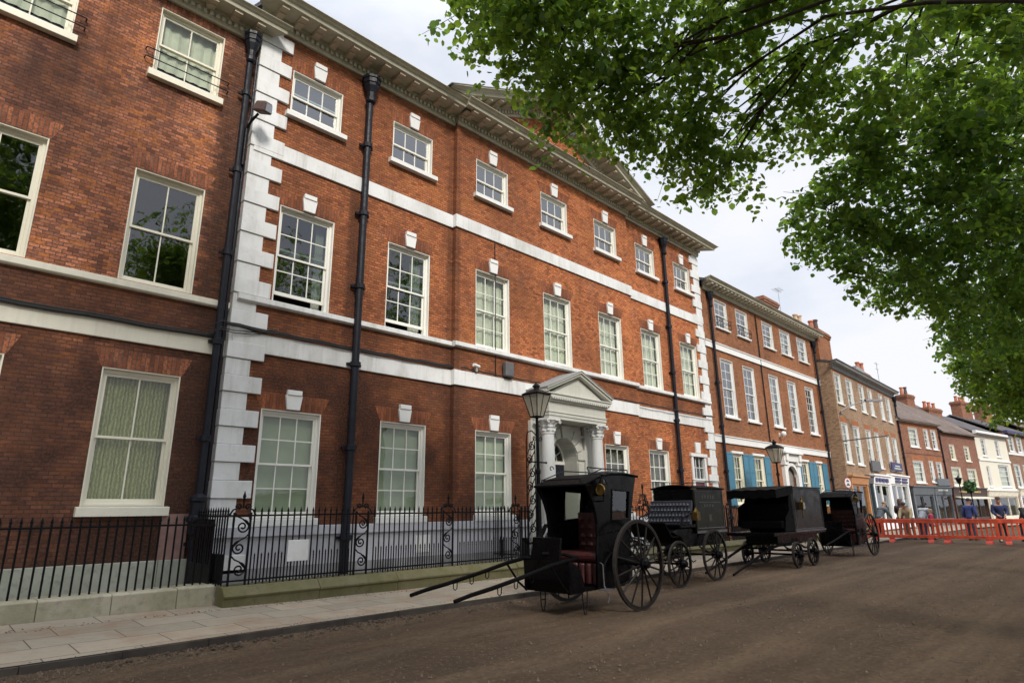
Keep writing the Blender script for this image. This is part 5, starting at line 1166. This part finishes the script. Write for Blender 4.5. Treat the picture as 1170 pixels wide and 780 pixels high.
# round road sign
sg_ = thing('road_sign', 'white round road sign with a small plate below, behind the far hansom cab', 'road sign', (30.6, 9.4, .05), R(-18))
m = MB(); m.cyl((0, 0, 0), (0, 0, 2.7), .035, n=8); m.build('post', 'bare', sg_)
def disc(r, y0, y1, z, n=24): return MB().prism([(r*math.cos(2*PI*i/n), z+r*math.sin(2*PI*i/n)) for i in range(n)], 'y', y0, y1)
dm = disc(.23, -.055, -.04, 2.45); do = dm.build('sign_disc', 'sign_red', sg_); disc(.20, -.058, -.0545, 2.45).build('sign_face', 'sign_white', do)
m = MB(); m.box(-.09, .09, -.062, -.0575, 2.50, 2.56); m.lathe([(.03, 0), (.03, .004)], (0, -.06, 2.5), 8); m.box(-.045, .03, -.062, -.0575, 2.56, 2.60); m.box(-.11, .11, -.062, -.0575, 2.33, 2.385); m.prism([(-.07, 2.385), (-.05, 2.43), (.04, 2.43), (.08, 2.385)], 'y', -.062, -.0575); m.build('sign_symbol', 'shop_grey', do)
m = MB(); m.box(-.2, .2, -.055, -.04, 2.0, 2.15); m.build('sub_plate', 'sign_white', sg_)

# ------------------------------------------------------------------ people beyond the barriers
PM = {k: plain('cloth '+k, c, .85, var=.25, scale=9) for k, c in dict(greyblue=(.12, .15, .17), brown=(.06, .03, .035), beige=(.50, .42, .26), navy=(.035, .05, .13), blue=(.045, .065, .20), dark=(.02, .02, .025), jeans=(.05, .06, .10), pink=(.62, .06, .14), pale=(.45, .5, .55), khaki=(.16, .13, .09)).items()}
PM['skin'] = plain('skin', (.50, .29, .20), .55, var=.1); PM['h_brown'] = plain('brown hair', (.10, .055, .03), .6); PM['h_dark'] = plain('dark hair', (.025, .02, .02), .6); PM['h_fair'] = plain('fair hair', (.35, .23, .10), .6); PM['shoe'] = plain('dark shoes', (.02, .018, .016), .5); PM['eye'] = plain('eye', (.02, .02, .02), .3)
def skin_mesh(name, verts, edges, radii, mat, parent, root=0, sub=1):
    me = bpy.data.meshes.new(name); me.from_pydata(verts, edges, []); me.update(); me.materials.append(mat)
    o = bpy.data.objects.new(name, me); COL.objects.link(o)
    if parent: o.parent = parent
    sk = o.modifiers.new('skin', 'SKIN'); sk.use_smooth_shade = True
    if not me.skin_vertices: me.skin_vertices.new()
    d_ = me.skin_vertices[0].data
    for i, r_ in enumerate(radii): d_[i].radius = (r_, r_) if not isinstance(r_, tuple) else r_; d_[i].use_root = (i == root)
    sb_ = o.modifiers.new('sub', 'SUBSURF'); sb_.levels = sub; sb_.render_levels = sub
    return o
def person(label, x, y, rz, h, lean, top, legs, hair, arms='down', longhair=False, sleeves=True, bag=None):
    t = thing('person', label, 'person', (x, y, .0), rz, 'people beyond the barriers'); s = h/1.72
    L = R(lean); hip = Vector((0, 0, .92*s))
    def sp(u, f=0., side=0.): return hip+Vector((side*s, -(u*math.sin(L)+f*math.cos(L))*s, (u*math.cos(L)-f*math.sin(L))*s))   # -y is forward
    V = [hip, sp(.18), sp(.36), sp(.50), sp(.56, .01), sp(.62, .02), sp(.70, .03), sp(.80, .02)]
    E_ = [(0, 1), (1, 2), (2, 3), (3, 4), (4, 5), (5, 6), (6, 7)]
    Rr = [.13, .125, .15, .10, .058, .062, .098, .072]
    for sg in (-1, 1):
        b = len(V)
        V += [hip+Vector((sg*.09*s, 0, -.06*s)), Vector((sg*.11*s, -.03*s if sg > 0 else .02, .49*s)), Vector((sg*.12*s, .02 if sg > 0 else .05, .09*s)), Vector((sg*.13*s, -.13*s, .04*s))]
        E_ += [(0, b), (b, b+1), (b+1, b+2), (b+2, b+3)]; Rr += [.095, .062, .045, .038]
        a = len(V); sh_ = sp(.49, 0, sg*.19)
        if arms == 'down': el, wr = sp(.24, -.02, sg*.25), sp(.02, .06, sg*.26)
        elif arms == 'front': el, wr = sp(.26, .06, sg*.25), sp(.20, .30, sg*.12)
        else: el, wr = sh_+Vector((sg*.05*s, -.12*s, -.24*s)), sh_+Vector((sg*.02*s, -.26*s, -.44*s))
        V += [sh_, el, wr]; E_ += [(3, a), (a, a+1), (a+1, a+2)]; Rr += [.068, .048, .034]
    skin_mesh('body', V, E_, [q*s for q in Rr], PM['skin'], t)
    # jacket and trousers follow the same joints, a little larger
    jv = [sp(-.06), sp(.18), sp(.36), sp(.49), sp(.535, .01)]; je = [(0, 1), (1, 2), (2, 3), (3, 4)]; jr = [.165, .155, .178, .140, .092]
    for sg in (-1, 1):
        a = len(jv); b = 8+(sg > 0)*7+4 if False else (12 if sg < 0 else 19)
        p0, p1, p2 = V[b], V[b+1], V[b+2]
        if sleeves: jv += [p0, p1, p1+(p2-p1)*.88]; je += [(3, a), (a, a+1), (a+1, a+2)]; jr += [.102, .072, .054]
        else: jv += [p0]; je += [(3, a)]; jr += [.08]
    skin_mesh('jacket', jv, je, [q*s for q in jr], PM[top], t, 1)
    lv = [hip+Vector((0, 0, .04*s))]; le = []; lr = [.14]
    for sg, b in ((-1, 8), (1, 15)):
        a = len(lv); lv += [V[b], V[b+1], V[b+2]]; le += [(0, a), (a, a+1), (a+1, a+2)]; lr += [.108, .08, .062]
    skin_mesh('trousers', lv, le, [q*s for q in lr], PM[legs], t)
    hc = sp(.735, .025); hd = MB(); 
    bx_ = Matrix.Rotation(L*.7, 3, 'X')
    def ell(c, rx, ry, rz_, n=10, zmin=-1., mm=None):
        mm = mm or MB(); prof = [(math.cos(-PI/2+PI*i/8), math.sin(-PI/2+PI*i/8)) for i in range(9)]; prof = [q for q in prof if q[1] >= zmin]
        vs = [c+bx_ @ Vector((rx*q[0]*math.cos(2*PI*j/n), ry*q[0]*math.sin(2*PI*j/n), rz_*q[1])) for q in prof for j in range(n)]
        mm.add(vs, [(i*n+j, i*n+(j+1) % n, (i+1)*n+(j+1) % n, (i+1)*n+j) for i in range(len(prof)-1) for j in range(n)]); return mm
    hm_ = ell(hc+bx_ @ Vector((0, .022*s, .045*s)), .098*s, .118*s, .115*s, 12, -.35)
    if longhair: ell(hc+bx_ @ Vector((0, .075*s, -.06*s)), .10*s, .06*s, .17*s, 10, -1, hm_)
    hm_.build('hair', PM[hair], t, smooth=True)
    fc = MB()
    for sg in (-1, 1): ell(hc+bx_ @ Vector((sg*.034*s, -.088*s, .005*s)), .011*s, .008*s, .008*s, 6, -1, fc)
    fc.build('eyes', PM['eye'], t)
    fc = MB(); n0 = hc+bx_ @ Vector((0, -.092*s, -.018*s)); fc.add([n0+bx_ @ Vector(v) for v in ((-.014, 0, -.012), (.014, 0, -.012), (0, -.026, -.01), (0, 0, .03))], [(0, 1, 2), (0, 2, 3), (1, 3, 2)])
    for sg in (-1, 1): ell(hc+bx_ @ Vector((sg*.096*s, .005, -.005*s)), .012*s, .022*s, .032*s, 6, -1, fc)
    fc.build('face', PM['skin'], t)
    for sg, b in ((-1, 12), (1, 19)):
        hm2 = MB(); w0 = V[b+2]; dd = (V[b+2]-V[b+1]).normalized(); sd_ = Vector((1, 0, 0)); up_ = dd.cross(sd_).normalized()
        hm2.tube([w0-dd*.02, w0+dd*.04, w0+dd*.085], [.022*s, .036*s, .03*s], 8)
        for i in range(4):
            k0 = w0+dd*.08+up_*(i-1.5)*.017; hm2.tube([k0, k0+dd*(.04-.004*abs(i-1.5)), k0+dd*(.066-.006*abs(i-1.5))-sd_*sg*.02], [.0095, .009, .007], 6)
        k0 = w0+dd*.03-up_*.028; hm2.tube([k0, k0+dd*.03-up_*.022, k0+dd*.06-up_*.024], [.012, .011, .008], 6)
        hm2.build('hand', PM['skin'], t)
    for sg, b in ((-1, 8), (1, 15)):
        f_ = MB(); an = V[b+2]; f_.prism([(an.y+.07, 0), (an.y-.20*s, 0), (an.y-.19*s, .04), (an.y-.06, .10), (an.y+.06, .11)], 'x', an.x-.045, an.x+.045); f_.build('shoe', PM['shoe'], t, bevel=.015)
    return t
person('person in a grey blue jacket bending down beside the white shopfront', 34.0, 9.25, R(60), 1.74, 32, 'greyblue', 'dark', 'h_fair', 'reach')
person('person with brown hair in a dark brown top standing before the white shopfront', 34.4, 8.42, R(80), 1.74, 8, 'brown', 'jeans', 'h_brown', 'front', True)
person('person in a beige jacket stooping behind the barrier', 34.0, 8.0, R(-95), 1.72, 36, 'beige', 'khaki', 'h_dark', 'reach')
person('person in a pale blue top looking down beside the child in pink', 34.2, 7.55, R(70), 1.66, 30, 'pale', 'jeans', 'h_dark', 'reach', True)
person('child in a bright pink coat behind the barrier', 34.0, 7.15, R(20), 1.28, 4, 'pink', 'jeans', 'h_fair', 'down')
person('person in a mid blue jacket seen from behind at the barrier', 34.2, 5.72, R(75), 1.72, 12, 'blue', 'jeans', 'h_dark', 'down')
person('person in a navy gilet leaning over the barrier, head lowered', 33.0, 4.48, R(-70), 1.75, 14, 'navy', 'dark', 'h_brown', 'front')
person('person in dark clothes with fair hair at the shaded end of the barriers', 34.0, 3.86, R(-40), 1.62, 24, 'dark', 'dark', 'h_fair', 'reach')

# ------------------------------------------------------------------ dung clods by the kerb
cl = MB(); q = random.Random(11)
for i in range(170):
    x = q.choice([q.gauss(3.3, .5), q.gauss(5.6, .5), q.uniform(0, 9), q.uniform(2, 7)]); y = 8.15-abs(q.gauss(0, .16)); r_ = q.uniform(.008, .03)
    cl.lathe([(r_*.5, 0), (r_*q.uniform(.9, 1.3), r_*.3), (r_*q.uniform(.6, 1), r_*.8), (r_*.2, r_*q.uniform(.9, 1.2))], (x, y, -.002), 6)
tag(cl.build('dung_clods', 'clod'), 'scattered dark clods of earth along the kerb', 'debris', None, 'stuff')

st = MB(); q = random.Random(5)
OCT = [(1, 0, 0), (0, 1, 0), (-1, 0, 0), (0, -1, 0), (0, 0, 1)]; OF = [(0, 1, 4), (1, 2, 4), (2, 3, 4), (3, 0, 4)]
for i in range(9000):
    x = 1+27*q.random()**1.7; y = q.choice([q.uniform(.5, 8.15), q.uniform(2, 8.15), 8.17-abs(q.gauss(0, .25))])
    r_ = q.choice([.004, .006, .006, .008, .010, .015])*q.uniform(.7, 1.5)*(1+x*.02); a = q.uniform(0, 6.28); c, s_ = math.cos(a)*r_, math.sin(a)*r_; e = q.uniform(.6, 1.2); hh = r_*q.uniform(.5, .9)
    st.add([(x+c, y+s_, -.004), (x-s_*e, y+c*e, -.004), (x-c, y-s_, -.004), (x+s_*e, y-c*e, -.004), (x, y, hh+.004)], OF)
tag(st.build('loose_grit', plain('loose grit', (.085, .062, .042), .95, var=.7, scale=30)), 'loose grit and small stones scattered over the brown earth road', 'grit', None, 'stuff')
so_ = MB()
for i in range(1500):
    x = q.uniform(-1, 24); y = 8.24+abs(q.gauss(0, .22)) if i % 2 else (zb(x)*0+10.22-abs(q.gauss(0, .12))); zz = .078 if i % 2 else .078+(zb(x)-.078)*(y-8.245)/2.655
    r_ = q.uniform(.005, .018); a = q.uniform(0, 6.28); c, s_ = math.cos(a)*r_, math.sin(a)*r_
    so_.add([(x+c, y+s_, zz-.001), (x-s_, y+c, zz-.001), (x-c, y-s_, zz-.001), (x+s_, y-c, zz-.001), (x, y, zz+r_*.5)], OF)
tag(so_.build('pavement_dirt', plain('dry soil crumbs', (.12, .075, .042), .95, var=.5, scale=30)), 'dry soil crumbs along the kerb and the foot of the walls', 'dirt', None, 'stuff')

# ------------------------------------------------------------------ trees
LEAFV = np.array([(0, 0, 0), (.30, .40, .04), (.72, .34, .03), (1, 0, -.05), (.72, -.34, .03), (.30, -.40, .04)], dtype=np.float32)
def leaves_mesh(name, P, S, seed):
    """one folded leaf per point, many light and dark sprays: P positions, S sizes"""
    g_ = np.random.default_rng(seed); n = len(P)
    az = g_.uniform(0, 2*np.pi, n); pit = g_.normal(-.60, .5, n); rol = g_.normal(0, .6, n)
    ca, sa, cp, sp_, cr_, sr = np.cos(az), np.sin(az), np.cos(pit), np.sin(pit), np.cos(rol), np.sin(rol)
    X = np.stack([ca*cp, sa*cp, sp_], -1); Yv = np.stack([-sa, ca, 0*az], -1); Zv = np.cross(X, Yv)
    Y2 = Yv*cr_[:, None]+Zv*sr[:, None]; Z2 = np.cross(X, Y2)
    V = (P[:, None, :]+S[:, None, None]*(LEAFV[None, :, 0:1]*X[:, None]+LEAFV[None, :, 1:2]*Y2[:, None]+LEAFV[None, :, 2:3]*Z2[:, None])).reshape(-1, 3).astype(np.float32)
    me = bpy.data.meshes.new(name); me.vertices.add(n*6); me.vertices.foreach_set('co', V.ravel())
    idx = (np.arange(n)[:, None]*6+np.array([0, 1, 2, 3, 0, 3, 4, 5])[None]).ravel().astype(np.int32)
    me.loops.add(n*8); me.loops.foreach_set('vertex_index', idx); me.polygons.add(n*2)
    me.polygons.foreach_set('loop_start', np.arange(n*2, dtype=np.int32)*4); me.polygons.foreach_set('loop_total', np.full(n*2, 4, dtype=np.int32))
    me.update(calc_edges=True); return me
def tree(name, label, base, trunk_top, lobes, seed, leaf=.095, mat='leaf', trunk_r=.32):
    """lobes: (x, y, z, rx, ry, rz, number of sprays, leaves per spray). Limbs run from the trunk to every lobe, twigs to every spray."""
    g_ = np.random.default_rng(seed); q = random.Random(seed)
    t = thing(name, label, 'tree', base); B = Vector(base); T = Vector(trunk_top)-B
    tr = MB(); tr.tube([(0, 0, -.1), (0, 0, .3), T*.3+Vector((.05, 0, 0)), T*.65+Vector((-.06, .05, 0)), T], [trunk_r*1.5, trunk_r*1.1, trunk_r, trunk_r*.9, trunk_r*.75], 12)
    to = tr.build('trunk', 'bark', t, smooth=True)
    lm = MB(); tw = MB(); PP = []; SS = []
    for (x, y, z, rx, ry, rz, ns, nl) in lobes:
        c = Vector((x, y, z))-B; mid = T.lerp(c, .45)+Vector((q.uniform(-.9, .9), q.uniform(-.5, .5), q.uniform(2.0, 4.2)))
        st = T*q.uniform(.8, 1.0)
        path = []
        for i in range(9):
            f = i/8; p = st*(1-f)**2+mid*2*f*(1-f)+c*f*f; path.append(p+Vector((q.uniform(-.2, .2), q.uniform(-.2, .2), q.uniform(-.15, .15)))*(1 if 0 < i < 8 else 0))
        R0 = .018+.008*max(rx, ry); lm.tube(path, [R0*(1-.8*i/8)+.012 for i in range(9)], 7)
        subs = []
        for i in range(max(4, ns//14) if ns > 12 else 0):
            v = Vector((q.gauss(0, 1), q.gauss(0, 1), q.gauss(0, .8))).normalized(); e = c+Vector((v.x*rx, v.y*ry, v.z*rz))*q.uniform(.5, .95); a = path[q.choice([6, 7, 8])]
            m_ = a.lerp(e, .5)+Vector((q.uniform(-.2, .2), q.uniform(-.2, .2), q.uniform(.0, .3))); lm.tube([a, a.lerp(m_, .6), m_.lerp(e, .4), e], [.02, .015, .010, .005], 5); subs.append((a, m_, e))
        for i in range(ns):
            v = g_.normal(size=3); v /= np.linalg.norm(v); rr_ = g_.uniform(.12, 1.)**(1/2.4); pos = np.array(c)+v*np.array((rx, ry, rz))*rr_
            d_ = v*np.array((1, 1, .25))+g_.normal(0, .45, 3); d_[2] = d_[2]*.4-.34; d_ /= np.linalg.norm(d_); L = g_.uniform(.35, .85)
            sd_ = np.cross(d_, (0, 0, 1.)); sd_ /= np.linalg.norm(sd_)+1e-6
            if i % 2 == 0 or ns < 13: tw.tube([tuple(pos-d_*.2), tuple(pos+d_*L*.5), tuple(pos+d_*L)], [.007, .005, .003], 3)
            k = nl; u = g_.uniform(0, 1, k)**.8; w_ = g_.uniform(-1, 1, k)*.22*(1.15-u*.6)
            pts = pos[None]+u[:, None]*L*d_[None]+w_[:, None]*sd_[None]+g_.normal(0, .045, (k, 3))-np.stack([0*u, 0*u, .16*u*u], -1); PP.append(pts); SS.append((leaf if ns > 12 else .085)*g_.choice([.5, .75, .9, 1.0, 1.15, 1.4], k)*g_.uniform(.85, 1.1, k))
    lm.build('branches', 'bark', to, smooth=True); tw.build('twigs', 'bark', to)
    me = leaves_mesh('crown', np.concatenate(PP), np.concatenate(SS), seed); link('crown', me, mat, t)
    return t
# roadside trees south of the street: trunks stand outside the picture, crowns reach over the road
tree('broadleaf_tree', 'bright green broadleaf tree whose branches hang over the street in front of the pediment', (8.6, -2.6, 0), (8.3, -2.2, 5.8), [
    (5.45, 5.25, 9.15, .85, .7, .5, 84, 26), (5.1, 5.5, 8.55, .4, .35, .4, 22, 24), (6.1, 4.9, 8.5, .9, .7, .65, 102, 26), (6.75, 4.9, 7.75, .7, .5, .5, 60, 26), (6.85, 4.95, 7.4, .4, .32, .4, 24, 24), (7.6, 4.2, 8.05, .8, .7, .5, 72, 26),
    (8.2, 4.35, 7.55, .45, .4, .5, 31, 24), (9.5, 2.75, 7.95, .6, .5, .35, 39, 24), (8.9, 3.85, 7.4, .5, .45, .5, 41, 24), (8.95, 3.8, 6.95, .32, .3, .45, 26, 22),
    (6.0, 3.9, 9.3, 1.3, 1.2, .7, 132, 26), (7.3, 3.1, 8.9, 1.2, 1.1, .6, 132, 26), (8.5, 2.6, 8.7, 1.0, .9, .5, 80, 26),
    (9.6, 1.2, 8.0, 1.5, 1.4, .8, 125, 26), (11., .6, 8.2, 1.6, 1.4, .8, 120, 26), (7., .8, 10.2, 2.6, 2.4, 1.2, 156, 28), (10., -1.5, 11., 3.2, 3., 2., 239, 28), (6., -2., 10., 3., 3., 2., 156, 28), (8.5, -2., 12.5, 3.5, 3.5, 2., 132, 28)], 21, .098)
tree('broadleaf_tree', 'dense green broadleaf tree filling the upper right of the view over the street', (17.5, -2.4, 0), (17., -2., 5.6), [
    (11.2, 2.5, 7.5, .7, .5, .45, 43, 26), (11.3, 3.15, 6.75, .55, .5, .45, 37, 24), (12.6, 3.05, 6.75, .9, .6, .5, 66, 26), (13.9, 2.8, 6.5, .9, .6, .45, 53, 26), (15.4, 2.85, 6.35, .8, .5, .4, 41, 24),
    (11.8, 1.8, 7.6, 1.4, .9, .65, 100, 26), (13.6, 1.6, 7.1, 1.7, 1.0, .8, 140, 26), (16., 1.8, 6.6, 1.9, .9, .7, 125, 26), (18.4, 2., 6.3, 1.8, .8, .6, 104, 26), (20.3, 2.45, 6.0, 1.3, .6, .5, 58, 24),
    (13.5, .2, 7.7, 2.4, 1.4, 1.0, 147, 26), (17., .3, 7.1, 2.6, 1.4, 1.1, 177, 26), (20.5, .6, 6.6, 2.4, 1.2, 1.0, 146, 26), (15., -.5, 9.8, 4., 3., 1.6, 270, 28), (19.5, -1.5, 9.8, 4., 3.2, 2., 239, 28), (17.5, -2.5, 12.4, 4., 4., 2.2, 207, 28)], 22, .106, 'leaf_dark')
tree('broadleaf_tree', 'farther green broadleaf tree hanging low before the terrace at the right edge', (28.5, -1.8, 0), (28., -1.4, 4.8), [
    (22.8, 2.6, 6.00, 1.3, 0.7, 0.6, 71, 24), (24.8, 2.7, 5.80, 1.6, 0.8, 0.65, 97, 24), (27.3, 2.75, 5.50, 1.7, 0.8, 0.65, 97, 24), (29.8, 2.75, 5.30, 1.6, 0.7, 0.6, 77, 24), (32, 2.7, 5.20, 1.4, 0.7, 0.6, 57, 24),
    (24, 1.2, 6.50, 2.6, 1.2, 1, 194, 26), (28, 1.3, 6.20, 2.8, 1.2, 1, 194, 26), (32, 1.6, 5.80, 2.4, 1.2, 0.9, 141, 26), (25, -0.8, 8.40, 4, 2.6, 1.8, 166, 26), (30, -0.8, 8.00, 4, 2.6, 1.8, 157, 26), (28.5, -1.8, 10.40, 4, 3.5, 2.2, 200, 26)], 23, .125)
tree('broadleaf_tree', 'unseen broadleaf tree beside the road behind the viewer, shaped to shade the left house', (-1.5, -3.2, 0), (-1.2, -2.6, 5.6), [  # out of view; crown made tall and dense to shade the left house
    (1.0, 3.2, 10.6, 1.0, .9, .7, 72, 26), (.5, 1., 10.6, 2.6, 2., 1.4, 200, 30), (-1.5, -3, 11., 4., 3.4, 2.6, 380, 34), (-4., -1., 10.5, 3., 2.6, 1.8, 220, 30), (-1., -3, 15., 3.8, 3.4, 2.8, 380, 34), (-3., -3., 18., 3., 3., 2., 200, 34)], 24, .14)
tree('broadleaf_tree', 'tall dense unseen broadleaf tree added well behind the viewer to shade the left side', (-10., -3.5, 0), (-9.8, -3., 5.5), [  # unseen tree, added to darken the left of the street
    (-10., -3, 9., 4.5, 3.6, 2.6, 380, 34), (-9.5, -3, 13.5, 4.4, 3.6, 2.8, 380, 34), (-10., -3., 16.5, 3., 3., 1.8, 90, 34)], 25, .15)
